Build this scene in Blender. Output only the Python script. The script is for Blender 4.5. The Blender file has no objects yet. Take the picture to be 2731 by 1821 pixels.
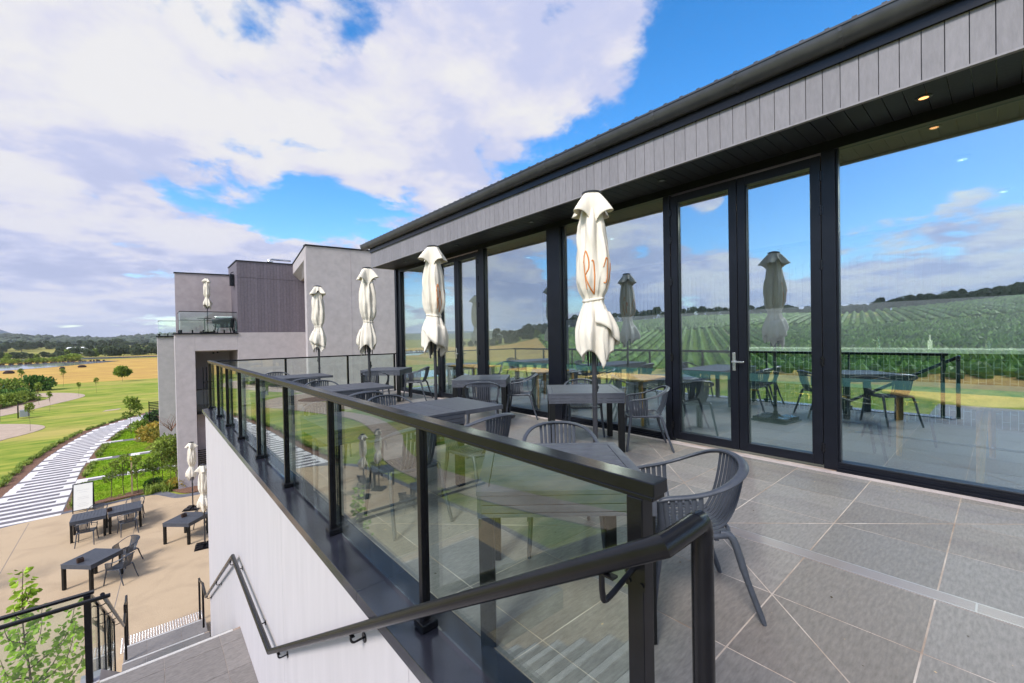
import bpy, math, random
import numpy as np
from mathutils import Vector, Matrix, noise
random.seed(7)
PI = math.pi
S = bpy.context.scene
COL = S.collection

# ------------------------------------------------------------------ camera
YAW, PITCH, ROLL, FPX = math.radians(40.728), math.radians(-.6165), math.radians(-1.0686), 1130.86
EYE = Vector((0, 0, 1.45))
Fv = Vector((math.sin(YAW)*math.cos(PITCH), math.cos(YAW)*math.cos(PITCH), math.sin(PITCH)))
Rt = Vector((math.cos(YAW), -math.sin(YAW), 0)); Up = Rt.cross(Fv)
Rv = math.cos(ROLL)*Rt + math.sin(ROLL)*Up; Uv = -math.sin(ROLL)*Rt + math.cos(ROLL)*Up
cd = bpy.data.cameras.new('camera'); cam = bpy.data.objects.new('camera', cd); COL.objects.link(cam)
M = Matrix((Rv, Uv, -Fv)).transposed().to_4x4(); M.translation = EYE; cam.matrix_world = M
cd.sensor_width = 36; cd.lens = 36*FPX/2731; cd.clip_start = .05; cd.clip_end = 12000
S.camera = cam

def dirpx(x, y, mirror=False):          # world direction of a photo pixel (used to lay the clouds out in the sky)
    d = (Fv + Rv*((x-1365.5)/FPX) - Uv*((y-910.5)/FPX)).normalized()
    if mirror: d.x = -d.x
    return d

# ------------------------------------------------------------------ sky and sun
SUN_EL, SUN_AZ = math.radians(44), math.radians(250)    # azimuth clockwise from +Y
W = bpy.data.worlds.new("World"); S.world = W; W.use_nodes = True
nt = W.node_tree; nt.nodes.clear()
def N(t, **k):
    n = nt.nodes.new(t)
    for a, b in k.items(): setattr(n, a, b)
    return n
def mth(op, a, b=None, clamp=False):
    n = N('ShaderNodeMath', operation=op, use_clamp=clamp)
    for i, v in enumerate((a, b)):
        if v is None: continue
        if isinstance(v, (int, float)): n.inputs[i].default_value = v
        else: nt.links.new(v, n.inputs[i])
    return n.outputs[0]
sky = N('ShaderNodeTexSky', sky_type='NISHITA', sun_disc=False, sun_elevation=SUN_EL, sun_rotation=SUN_AZ, air_density=1.0, dust_density=.4, ozone_density=3.0)
hs = N('ShaderNodeHueSaturation'); hs.inputs['Saturation'].default_value = 1.38; hs.inputs['Value'].default_value = 1.5
nt.links.new(sky.outputs[0], hs.inputs['Color'])
tc = N('ShaderNodeTexCoord'); sep = N('ShaderNodeSeparateXYZ'); nt.links.new(tc.outputs['Generated'], sep.inputs[0])
zz = mth('ADD', mth('MAXIMUM', sep.outputs[2], 0.0), .16)
cmb = N('ShaderNodeCombineXYZ')
nt.links.new(mth('DIVIDE', sep.outputs[0], zz), cmb.inputs[0]); nt.links.new(mth('DIVIDE', sep.outputs[1], zz), cmb.inputs[1])
def nz(scale, detail, rough, dist=0., off=(0, 0, 0)):
    mp = N('ShaderNodeMapping'); mp.inputs['Location'].default_value = off; nt.links.new(cmb.outputs[0], mp.inputs['Vector'])
    n = N('ShaderNodeTexNoise'); n.inputs['Scale'].default_value = scale; n.inputs['Detail'].default_value = detail
    n.inputs['Roughness'].default_value = rough; n.inputs['Distortion'].default_value = dist
    nt.links.new(mp.outputs[0], n.inputs['Vector']); return n.outputs['Fac']
n1 = nz(1.25, 10, .60, .2, (3.1, 1.7, 0)); n2 = nz(3.6, 8, .6, .2, (9.4, 4.1, 2)); n3 = nz(1.3, 6, .55, .2, (1.2, 7.7, 5))
# cloud masses (+) and blue openings (-): photo pixel, angular radius in degrees, weight, seen in the windows or not
BL = [(500, 300, 24, .09, 0), (1050, 180, 20, .07, 0), (1350, 260, 13, .12, 0), (150, 650, 18, .15, 0), (1150, 500, 7, .05, 0), (1130, 330, 9, .08, 0),
      (800, 600, 7, -.18, 0), (560, 545, 6, -.12, 0), (330, 530, 6, -.10, 0), (960, 600, 4, -.1, 0), (2080, 50, 16, -.42, 0), (1810, 330, 7, -.3, 0), (1290, 345, 3, -.12, 0),
      (1600, 170, 8, .13, 0), (620, 130, 7, .13, 0), (1250, 560, 8, .10, 0), (690, 40, 3, -.13, 0), (950, 60, 3, -.12, 0), (60, 750, 8, .12, 0), (1500, 40, 7, .08, 0), (2000, 160, 4, .16, 0), (600, 690, 5, .16, 0), (60, 100, 12, .1, 0), (700, 760, 9, .1, 0),
      (1350, 750, 9, .26, 1), (1480, 690, 4, -.24, 1), (1700, 730, 9, .36, 1), (1640, 590, 5, .16, 1), (1690, 660, 3, -.26, 1), (2450, 775, 12, .42, 1),
      (2000, 760, 8, .32, 1), (1900, 560, 6, -.34, 1), (2080, 590, 7, -.34, 1), (2400, 520, 16, -.42, 1), (1880, 510, 3, .25, 1), (2150, 690, 3, -.2, 1), (2640, 560, 5, .22, 1), (2250, 780, 5, .12, 1)]
acc = None
for x, y, r, w, mi in BL:
    d = dirpx(x, y, mi)
    cv = N('ShaderNodeVectorMath', operation='DOT_PRODUCT'); nt.links.new(tc.outputs['Generated'], cv.inputs[0]); cv.inputs[1].default_value = d
    mr = N('ShaderNodeMapRange', interpolation_type='SMOOTHSTEP')
    mr.inputs['From Min'].default_value = math.cos(math.radians(r)); mr.inputs['From Max'].default_value = math.cos(math.radians(r*.15)); mr.inputs['To Max'].default_value = w
    nt.links.new(cv.outputs['Value'], mr.inputs['Value'])
    acc = mr.outputs[0] if acc is None else mth('ADD', acc, mr.outputs[0])
dens = mth('ADD', mth('ADD', mth('MULTIPLY', n1, 1.75), mth('MULTIPLY', n2, .55)), acc)
cov = N('ShaderNodeMapRange', interpolation_type='SMOOTHSTEP'); cov.inputs['From Min'].default_value = 1.03; cov.inputs['From Max'].default_value = 1.21
nt.links.new(dens, cov.inputs['Value'])
thick = N('ShaderNodeMapRange'); thick.inputs['From Min'].default_value = .66; thick.inputs['From Max'].default_value = 1.0; nt.links.new(dens, thick.inputs['Value'])
shade = mth('MULTIPLY_ADD' if False else 'ADD', mth('MULTIPLY', n3, 1.3), mth('MULTIPLY', n2, 1.25))
sh = N('ShaderNodeMapRange', interpolation_type='SMOOTHSTEP'); sh.inputs['From Min'].default_value = 1.04; sh.inputs['From Max'].default_value = 1.50; nt.links.new(shade, sh.inputs['Value'])
# greyer, lavender cloud towards the horizon
lowz = N('ShaderNodeMapRange', interpolation_type='SMOOTHSTEP'); lowz.inputs['From Min'].default_value = .02; lowz.inputs['From Max'].default_value = .42; nt.links.new(sep.outputs[2], lowz.inputs['Value'])
sunw = N('ShaderNodeVectorMath', operation='DOT_PRODUCT'); nt.links.new(tc.outputs['Generated'], sunw.inputs[0]); sunw.inputs[1].default_value = (math.sin(SUN_AZ), math.cos(SUN_AZ), 0)
sw = N('ShaderNodeMapRange', interpolation_type='SMOOTHSTEP'); sw.inputs['From Min'].default_value = .1; sw.inputs['From Max'].default_value = .9; sw.inputs['To Max'].default_value = .12; nt.links.new(sunw.outputs['Value'], sw.inputs['Value'])
lit = mth('ADD', mth('ADD', mth('MULTIPLY', sh.outputs[0], .60), mth('MULTIPLY', lowz.outputs[0], .34)), sw.outputs[0], True)
cr = N('ShaderNodeValToRGB'); nt.links.new(lit, cr.inputs[0])
e = cr.color_ramp.elements; e[0].position = 0; e[0].color = (2.6, 2.95, 4.5, 1); e[1].position = .9; e[1].color = (5.2, 5.15, 5.25, 1)
m_ = e.new(.35); m_.color = (3.5, 3.75, 5.2, 1); m_ = e.new(.60); m_.color = (4.5, 4.5, 5.3, 1)
gain = N('ShaderNodeMapRange', interpolation_type='SMOOTHSTEP'); gain.inputs['From Min'].default_value = .15; gain.inputs['From Max'].default_value = .95; gain.inputs['To Min'].default_value = .93; gain.inputs['To Max'].default_value = 1.75; nt.links.new(sunw.outputs['Value'], gain.inputs['Value'])
crg = N('ShaderNodeVectorMath', operation='SCALE'); nt.links.new(cr.outputs[0], crg.inputs[0]); nt.links.new(gain.outputs[0], crg.inputs['Scale'])
mix = N('ShaderNodeMix', data_type='RGBA'); nt.links.new(cov.outputs[0], mix.inputs[0]); nt.links.new(hs.outputs[0], mix.inputs[6]); nt.links.new(crg.outputs[0], mix.inputs[7])
bg = N('ShaderNodeBackground'); bg.inputs['Strength'].default_value = .10
nt.links.new(mix.outputs[2], bg.inputs[0]); wo = N('ShaderNodeOutputWorld'); nt.links.new(bg.outputs[0], wo.inputs[0])
W.cycles.sampling_method = 'MANUAL'; W.cycles.sample_map_resolution = 1024

sd = bpy.data.lights.new('sun', 'SUN'); sun = bpy.data.objects.new('sun', sd); COL.objects.link(sun)
sd.energy = 2.5; sd.angle = math.radians(16); sd.color = (1, .965, .92)
sv = Vector((math.sin(SUN_AZ)*math.cos(SUN_EL), math.cos(SUN_AZ)*math.cos(SUN_EL), math.sin(SUN_EL)))
sun.rotation_euler = sv.to_track_quat('Z', 'Y').to_euler()
S.view_settings.view_transform = 'Standard'; S.view_settings.look = 'None'; S.view_settings.gamma = 1; S.view_settings.exposure = .85
S.cycles.max_bounces = 10; S.cycles.transparent_max_bounces = 24; S.cycles.glossy_bounces = 6; S.cycles.diffuse_bounces = 3
S.cycles.caustics_reflective = False; S.cycles.caustics_refractive = False; S.cycles.sample_clamp_indirect = 6

# ------------------------------------------------------------------ mesh helpers
class MB:
    def __init__(s): s.v = []; s.f = []; s.m = []; s.c = []
    def add(s, vs, fs, mi=0, col=None, T=None):
        o = len(s.v)
        s.v += [tuple(T @ Vector(v)) if T else tuple(v) for v in vs]
        for f in fs: s.f.append([o+i for i in f]); s.m.append(mi); s.c.append(col)
        return s
    def box(s, x0, x1, y0, y1, z0, z1, mi=0, col=None, T=None):
        v = [(x0, y0, z0), (x1, y0, z0), (x1, y1, z0), (x0, y1, z0), (x0, y0, z1), (x1, y0, z1), (x1, y1, z1), (x0, y1, z1)]
        return s.add(v, [(3, 2, 1, 0), (4, 5, 6, 7), (0, 1, 5, 4), (1, 2, 6, 5), (2, 3, 7, 6), (3, 0, 4, 7)], mi, col, T)
    def prism(s, pts, z0, z1, mi=0, col=None, T=None):      # polygon in xy (ccw), extruded in z
        n = len(pts); v = [(p[0], p[1], z0) for p in pts] + [(p[0], p[1], z1) for p in pts]
        return s.add(v, [tuple(range(n))[::-1], tuple(range(n, 2*n))] + [(i, (i+1) % n, n+(i+1) % n, n+i) for i in range(n)], mi, col, T)
    def ext(s, pts, axis, a, b, mi=0):                       # polygon extruded along world x or y; pts are (other, z)
        n = len(pts)
        g = (lambda p, t: (t, p[0], p[1])) if axis == 'x' else (lambda p, t: (p[0], t, p[1]))
        v = [g(p, a) for p in pts] + [g(p, b) for p in pts]
        return s.add(v, [tuple(range(n)), tuple(range(n, 2*n))[::-1]] + [(i, n+i, n+(i+1) % n, (i+1) % n) for i in range(n)], mi)
    def beam(s, p, q, w, h, mi=0, T=None, up=Vector((0, 0, 1)), w2=None, h2=None):
        p = Vector(p); q = Vector(q); d = (q-p).normalized(); a = d.cross(up)
        if a.length < 1e-4: a = Vector((1, 0, 0))
        a.normalize(); b = a.cross(d); w2 = w if w2 is None else w2; h2 = h if h2 is None else h2
        v = [p+a*(i*w/2)+b*(j*h/2) for i, j in ((-1, -1), (1, -1), (1, 1), (-1, 1))] + [q+a*(i*w2/2)+b*(j*h2/2) for i, j in ((-1, -1), (1, -1), (1, 1), (-1, 1))]
        return s.add(v, [(0, 1, 2, 3), (7, 6, 5, 4), (0, 4, 5, 1), (1, 5, 6, 2), (2, 6, 7, 3), (3, 7, 4, 0)], mi, None, T)
    def sweep(s, pts, ws, hs, sides=None, n=8, mi=0, T=None, closed=False):
        pts = [Vector(p) for p in pts]; L = len(pts)
        if not hasattr(ws, '__len__'): ws = [ws]*L
        if not hasattr(hs, '__len__'): hs = [hs]*L
        vs = []; a0 = None
        for i, p in enumerate(pts):
            q0 = pts[(i-1) % L] if closed or i else p; q1 = pts[(i+1) % L] if closed or i < L-1 else p
            t = (q1-q0).normalized()
            if sides: a = Vector(sides[i] if hasattr(sides[0], '__len__') else sides)
            else: a = a0 if a0 else (t.cross(Vector((0, 0, 1))) if abs(t.z) < .95 else Vector((1, 0, 0)))
            a = (a - t*a.dot(t)).normalized(); a0 = a; b = t.cross(a)
            for k in range(n):
                th = 2*PI*(k+.5)/n
                vs.append(p + a*(math.cos(th)*ws[i]) + b*(math.sin(th)*hs[i]))
        fs = []
        for i in range(L if closed else L-1):
            j = (i+1) % L
            for k in range(n): fs.append((i*n+k, i*n+(k+1) % n, j*n+(k+1) % n, j*n+k))
        if not closed: fs += [tuple(range(n))[::-1], tuple((L-1)*n+k for k in range(n))]
        return s.add(vs, fs, mi, None, T)
    def tube(s, pts, r, n=12, mi=0, T=None): return s.sweep(pts, r, r, None, n, mi, T)
    def pipe(s, P, r, n=20, mi=0):
        P = [Vector(p) for p in P]; t = (P[1]-P[0]).normalized(); a = t.cross(Vector((0, 0, 1))) if abs(t.z) < .95 else Vector((1, 0, 0)); a.normalize(); b = t.cross(a)
        ring = [P[0]+a*math.cos(2*PI*k/n)*r+b*math.sin(2*PI*k/n)*r for k in range(n)]; vs = list(ring)
        for i in range(1, len(P)):
            t = (P[i]-P[i-1]).normalized(); nn = t if i == len(P)-1 else (t+(P[i+1]-P[i]).normalized()).normalized()
            ring = [v+t*((P[i]-v).dot(nn)/t.dot(nn)) for v in ring]; vs += ring
        L = len(P); fs = [(i*n+k, i*n+(k+1) % n, (i+1)*n+(k+1) % n, (i+1)*n+k) for i in range(L-1) for k in range(n)]
        return s.add(vs, fs+[tuple(range(n))[::-1], tuple((L-1)*n+k for k in range(n))], mi)
    def cyl(s, c, r, z0, z1, n=16, r2=None, mi=0, T=None):
        r2 = r if r2 is None else r2
        v = [(c[0]+r*math.cos(2*PI*k/n), c[1]+r*math.sin(2*PI*k/n), z0) for k in range(n)] + [(c[0]+r2*math.cos(2*PI*k/n), c[1]+r2*math.sin(2*PI*k/n), z1) for k in range(n)]
        return s.add(v, [tuple(range(n))[::-1], tuple(range(n, 2*n))] + [(k, (k+1) % n, n+(k+1) % n, n+k) for k in range(n)], mi, None, T)
    def build(s, name, mats, parent=None, smooth=False, bevel=0, auto=None):
        me = bpy.data.meshes.new(name); me.from_pydata([tuple(v) for v in s.v], [], s.f)
        mats = mats if isinstance(mats, (list, tuple)) else [mats]
        for m in mats: me.materials.append(m)
        me.polygons.foreach_set('material_index', s.m)
        if any(c is not None for c in s.c):
            at = me.color_attributes.new('tone', 'FLOAT_COLOR', 'CORNER'); buf = []
            for f, c in zip(s.f, s.c): buf += list((c or (1, 1, 1)) + (1,))*len(f)
            at.data.foreach_set('color', buf)
        if smooth: me.polygons.foreach_set('use_smooth', [True]*len(s.f))
        me.update()
        o = bpy.data.objects.new(name, me); COL.objects.link(o); o.parent = parent
        if smooth == 'auto' or auto:
            me.set_sharp_from_angle(angle=math.radians(auto or 40))
        if bevel:
            b = o.modifiers.new('bevel', 'BEVEL'); b.width = bevel; b.segments = 2; b.limit_method = 'ANGLE'
        return o

def tag(o, label=None, cat=None, group=None, kind=None):
    for k, v in (('label', label), ('category', cat), ('group', group), ('kind', kind)):
        if v: o[k] = v
    return o
def empty(name, loc=(0, 0, 0), rz=0, **k):
    o = bpy.data.objects.new(name, None); COL.objects.link(o); o.location = loc; o.rotation_euler.z = rz; o.empty_display_size = .1
    return tag(o, **k)
def copy_tree(o, parent=None):
    c = o.copy(); COL.objects.link(c); c.parent = parent
    for ch in list(o.children): copy_tree(ch, c)
    return c
def struct(o): o['kind'] = 'structure'; return o
def crom(P, k=6):
    P = [Vector(p) for p in P]; out = []
    for i in range(len(P)-1):
        a = P[max(i-1, 0)]; b = P[i]; c = P[i+1]; d = P[min(i+2, len(P)-1)]
        for j in range(k):
            t = j/k; out.append(.5*((2*b) + (c-a)*t + (2*a-5*b+4*c-d)*t*t + (3*b-a-3*c+d)*t**3))
    return out + [P[-1]]

# ------------------------------------------------------------------ materials
def mat(name, col, rough=.6, metal=0., var=0., vscale=8., bump=0., bscale=60., spec=.5, stretch=None, tone=False, coat=0, col2=None, bdist=.01, detail=6, trans=0, patch=None):
    m = bpy.data.materials.new(name); m.use_nodes = True; t = m.node_tree; b = t.nodes['Principled BSDF']
    b.inputs['Base Color'].default_value = (*col, 1); b.inputs['Roughness'].default_value = rough; b.inputs['Metallic'].default_value = metal
    b.inputs['Specular IOR Level'].default_value = spec
    if coat: b.inputs['Coat Weight'].default_value = coat; b.inputs['Coat Roughness'].default_value = .15
    tcn = t.nodes.new('ShaderNodeTexCoord'); src = tcn.outputs['Object']
    if stretch:
        mp = t.nodes.new('ShaderNodeMapping'); mp.inputs['Scale'].default_value = stretch; t.links.new(src, mp.inputs[0]); src = mp.outputs[0]
    out = None
    if var or col2:
        n = t.nodes.new('ShaderNodeTexNoise'); n.inputs['Scale'].default_value = vscale; n.inputs['Detail'].default_value = detail; n.inputs['Roughness'].default_value = .62
        t.links.new(src, n.inputs['Vector'])
        mr = t.nodes.new('ShaderNodeMapRange'); mr.inputs['From Min'].default_value = .32; mr.inputs['From Max'].default_value = .68; t.links.new(n.outputs['Fac'], mr.inputs['Value'])
        mx = t.nodes.new('ShaderNodeMix'); mx.data_type = 'RGBA'; t.links.new(mr.outputs[0], mx.inputs[0])
        c2 = col2 or tuple(min(1, c*(1+var)) for c in col); c1 = col if col2 else tuple(c*(1-var) for c in col)
        mx.inputs[6].default_value = (*c1, 1); mx.inputs[7].default_value = (*c2, 1); out = mx.outputs[2]
    if patch and out:
        n = t.nodes.new('ShaderNodeTexNoise'); n.inputs['Scale'].default_value = patch[0]; n.inputs['Detail'].default_value = 5; n.inputs['Roughness'].default_value = .6; n.inputs['Distortion'].default_value = .6; t.links.new(src, n.inputs['Vector'])
        mr = t.nodes.new('ShaderNodeMapRange'); mr.inputs['From Min'].default_value = .46; mr.inputs['From Max'].default_value = .66; mr.inputs['To Max'].default_value = patch[2]; t.links.new(n.outputs['Fac'], mr.inputs['Value'])
        mx = t.nodes.new('ShaderNodeMix'); mx.data_type = 'RGBA'; t.links.new(mr.outputs[0], mx.inputs[0]); t.links.new(out, mx.inputs[6]); mx.inputs[7].default_value = (*patch[1], 1); out = mx.outputs[2]
    if tone:
        at = t.nodes.new('ShaderNodeAttribute'); at.attribute_name = 'tone'
        mm = t.nodes.new('ShaderNodeMix'); mm.data_type = 'RGBA'; mm.blend_type = 'MULTIPLY'; mm.inputs[0].default_value = 1
        if out: t.links.new(out, mm.inputs[6])
        else: mm.inputs[6].default_value = (*col, 1)
        t.links.new(at.outputs['Color'], mm.inputs[7]); out = mm.outputs[2]
    if out: t.links.new(out, b.inputs['Base Color'])
    if bump:
        n = t.nodes.new('ShaderNodeTexNoise'); n.inputs['Scale'].default_value = bscale; n.inputs['Detail'].default_value = 5; t.links.new(src, n.inputs['Vector'])
        bp = t.nodes.new('ShaderNodeBump'); bp.inputs['Strength'].default_value = bump; bp.inputs['Distance'].default_value = bdist; t.links.new(n.outputs['Fac'], bp.inputs['Height']); t.links.new(bp.outputs[0], b.inputs['Normal'])
    if trans:
        tr = t.nodes.new('ShaderNodeBsdfTranslucent'); ms = t.nodes.new('ShaderNodeMixShader'); ms.inputs[0].default_value = trans
        if out: t.links.new(out, tr.inputs[0])
        else: tr.inputs[0].default_value = (*col, 1)
        t.links.new(b.outputs[0], ms.inputs[1]); t.links.new(tr.outputs[0], ms.inputs[2]); t.links.new(ms.outputs[0], t.nodes['Material Output'].inputs[0])
    return m
def glass_mat(name, tint, f0, f1, gcol=(1, 1, 1), wob=0):
    m = bpy.data.materials.new(name); m.use_nodes = True; t = m.node_tree; t.nodes.clear()
    tr = t.nodes.new('ShaderNodeBsdfTransparent'); tr.inputs[0].default_value = (*tint, 1)
    gl = t.nodes.new('ShaderNodeBsdfGlossy'); gl.inputs['Color'].default_value = (*gcol, 1); gl.inputs['Roughness'].default_value = 0
    lw = t.nodes.new('ShaderNodeFresnel'); lw.inputs['IOR'].default_value = 1.5
    # the same reflectance from both sides of the pane
    ge = t.nodes.new('ShaderNodeNewGeometry'); ab = t.nodes.new('ShaderNodeVectorMath'); ab.operation = 'DOT_PRODUCT'
    t.links.new(ge.outputs['Normal'], ab.inputs[0]); t.links.new(ge.outputs['Incoming'], ab.inputs[1])
    a1 = t.nodes.new('ShaderNodeMath'); a1.operation = 'ABSOLUTE'; t.links.new(ab.outputs['Value'], a1.inputs[0])
    a2 = t.nodes.new('ShaderNodeMath'); a2.operation = 'SUBTRACT'; a2.inputs[0].default_value = 1; t.links.new(a1.outputs[0], a2.inputs[1])
    a3 = t.nodes.new('ShaderNodeMath'); a3.operation = 'POWER'; t.links.new(a2.outputs[0], a3.inputs[0]); a3.inputs[1].default_value = 4
    mr = t.nodes.new('ShaderNodeMapRange'); mr.inputs['To Min'].default_value = f0; mr.inputs['To Max'].default_value = f1; t.links.new(a3.outputs[0], mr.inputs['Value'])
    mx = t.nodes.new('ShaderNodeMixShader'); t.links.new(mr.outputs[0], mx.inputs[0]); t.links.new(tr.outputs[0], mx.inputs[1]); t.links.new(gl.outputs[0], mx.inputs[2])
    if wob:
        tcn = t.nodes.new('ShaderNodeTexCoord'); n = t.nodes.new('ShaderNodeTexNoise'); n.inputs['Scale'].default_value = .9; n.inputs['Detail'].default_value = 1; t.links.new(tcn.outputs['Object'], n.inputs[0])
        bp = t.nodes.new('ShaderNodeBump'); bp.inputs['Strength'].default_value = wob; bp.inputs['Distance'].default_value = .01; t.links.new(n.outputs['Fac'], bp.inputs['Height']); t.links.new(bp.outputs[0], gl.inputs['Normal'])
    o = t.nodes.new('ShaderNodeOutputMaterial'); t.links.new(mx.outputs[0], o.inputs[0]); return m

X = {}
X['black'] = mat('black_powder_coat', (.006, .006, .008), .26, .0, .25, 14, .1, 300, .32, bdist=.001)
X['frame'] = mat('dark_window_frame', (.005, .006, .010), .36, 0, .2, 6, spec=.3)
X['coping'] = mat('coping_metal', (.020, .021, .03), .17, .0, .35, 5, .05, 9, .8, bdist=.004)
X['gutter'] = mat('gutter_metal', (.065, .066, .075), .36, .2, .2, 5)
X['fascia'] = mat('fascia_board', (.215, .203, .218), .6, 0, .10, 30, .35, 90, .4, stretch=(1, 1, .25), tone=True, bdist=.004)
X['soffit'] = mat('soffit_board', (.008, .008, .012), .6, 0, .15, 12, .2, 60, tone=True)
X['glass'] = glass_mat('window_glass', (.80, .93, .95), .40, .95, (.80, .88, .94), .02)
X['bglass'] = glass_mat('balustrade_glass', (.93, .98, .955), .06, .75, (.95, 1, .97))
X['plaster'] = mat('white_render', (.50, .465, .475), .8, 0, .05, 1.6, .25, 120, .3, stretch=(1, 4, .5), bdist=.002)
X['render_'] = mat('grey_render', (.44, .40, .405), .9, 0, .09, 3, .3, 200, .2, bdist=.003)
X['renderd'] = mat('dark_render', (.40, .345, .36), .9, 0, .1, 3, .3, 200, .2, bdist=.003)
X['clad'] = mat('dark_cladding', (.135, .115, .138), .6, 0, .15, 10, tone=True)
X['chair'] = mat('chair_resin', (.048, .054, .068), .42, 0, .12, 30, .08, 400, .45, bdist=.001)
X['table'] = mat('table_resin', (.062, .067, .082), .5, 0, .14, 16, .1, 200, .4, tone=True, bdist=.001)
X['cloth'] = mat('umbrella_canvas', (.78, .71, .60), .9, 0, .06, 8, .5, 16, .2, stretch=(1, 1, .35), bdist=.02, trans=.10)
X['pole'] = mat('umbrella_pole', (.03, .03, .036), .35)
X['orange'] = mat('orange_print', (.60, .20, .04), .7)
X['tile'] = mat('stone_tile', (.185, .166, .155), .5, 0, .24, 26, .25, 140, .45, stretch=(.6, 2.4, 1), tone=True, bdist=.002)
X['grout'] = mat('pale_grout', (.22, .14, .09), .9, 0, 0, 2.2, col2=(.56, .50, .45))
X['grate'] = mat('drain_steel', (.42, .38, .37), .35, .6)
X['sill'] = mat('threshold_stone', (.42, .36, .35), .6, 0, .12, 12)
X['nosing'] = mat('step_nosing', (.60, .57, .54), .5, .2, .15, 30)
X['gravel'] = mat('exposed_aggregate', (.38, .27, .165), .95, 0, 0, 55, .8, 160, .1, patch=(.9, (.30, .22, .15), .35), col2=(.62, .475, .325), bdist=.004, detail=10)
X['bluestone'] = mat('bluestone_edge', (.15, .15, .17), .9, 0, .2, 4, spec=.1)
X['pathtan'] = mat('tan_gravel_path', (.46, .345, .26), .95, 0, .12, 2, .4, 60, .2)
X['pathgrey'] = mat('grey_paver', (.18, .165, .175), .9, 0, .2, 3, spec=.1)
X['pathwhite'] = mat('white_paver', (.74, .69, .67), .9, 0, .12, 2, spec=.1)
X['mulch'] = mat('bark_mulch', (.12, .06, .04), .95, 0, 0, 22, 1, 60, .2, col2=(.32, .18, .12), bdist=.03, detail=8)
X['steel'] = mat('stainless', (.6, .6, .6), .25, .9)
X['whitepaint'] = mat('white_panel', (.78, .77, .72), .5, 0, .03, 3)
X['caddy'] = mat('dark_timber_box', (.045, .022, .014), .5, 0, .4, 30)
X['oak'] = mat('oak_timber', (.62, .33, .11), .45, 0, .25, 9, stretch=(1, 8, 1))
X['beige'] = mat('beige_ceiling', (.34, .31, .25), .9)
X['bark'] = mat('young_bark', (.13, .09, .06), .9, 0, .3, 20)
X['bin'] = mat('grey_metal', (.3, .32, .34), .5, .3)
X['stake'] = mat('timber_stake', (.45, .33, .2), .9, 0, .2, 20)
X['yellow'] = mat('yellow_paint', (.75, .5, .02), .6)
X['rock'] = mat('garden_rock', (.35, .27, .2), .95, 0, .3, 6, .5, 20)
def leafm(n, c, c2, tr=.25): return mat(n, c, .6, 0, 0, 1.3, 0, spec=.3, col2=c2, tone=True, trans=tr, detail=3)
X['leaf'] = leafm('pear_leaf', (.20, .36, .03), (.42, .58, .08), .4)
X['leafd'] = leafm('dark_leaf', (.05, .12, .02), (.12, .22, .04), .15)
X['leafo'] = leafm('olive_leaf', (.12, .20, .03), (.34, .40, .07), .25)
X['leafr'] = leafm('autumn_leaf', (.22, .25, .04), (.55, .36, .07), .3)
X['euc'] = leafm('eucalypt_leaf', (.055, .085, .045), (.14, .17, .085), .1)

# ================================================================== OUR BUILDING
YF, YN = 11.30, -3.2          # far and near end of the glazed front
B = empty('restaurant_building', (5.4, 5, 0), label='long dark-clad restaurant pavilion with floor-to-ceiling glass front and wide eaves', cat='building')
OFF = Matrix.Translation((-5.4, -5, 0))
def part(mb, name, mats, parent=None, **k):
    if parent is None or parent is B: mb.v = [tuple(OFF @ Vector(v)) for v in mb.v]; return mb.build(name, mats, B, **k)
    mb.v = [tuple(OFF @ Vector(v)) for v in mb.v]; return mb.build(name, mats, parent, **k)
# fascia boards
mb = MB(); y = YF-.05; k = 0
mb.box(4.685, 4.70, YN, YF-.05, 3.40, 3.93, 1)
y0 = .034
i0 = int((YN-y0)/.129)-1
for i in range(i0, 90):
    a = y0+i*.129; b = a+.124
    if b > YF-.05: b = YF-.05
    if a >= YF-.06: break
    t = random.uniform(.93, 1.07); mb.box(4.668, 4.686, a, b, 3.412, 3.925, 0, (t, t, t))
mb.box(4.66, 4.70, YN, YF-.048, 3.392, 3.410, 0, (1.15, 1.15, 1.15))
part(mb, 'fascia', [X['fascia'], X['frame']], bevel=.002)
part(MB().box(4.640, 4.6665, YN, YF-.052, 3.80, 3.922), 'gutter_shadow_strip', X['black'])  # black strip stands in for the gutter's shadow on the upper fascia
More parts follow.
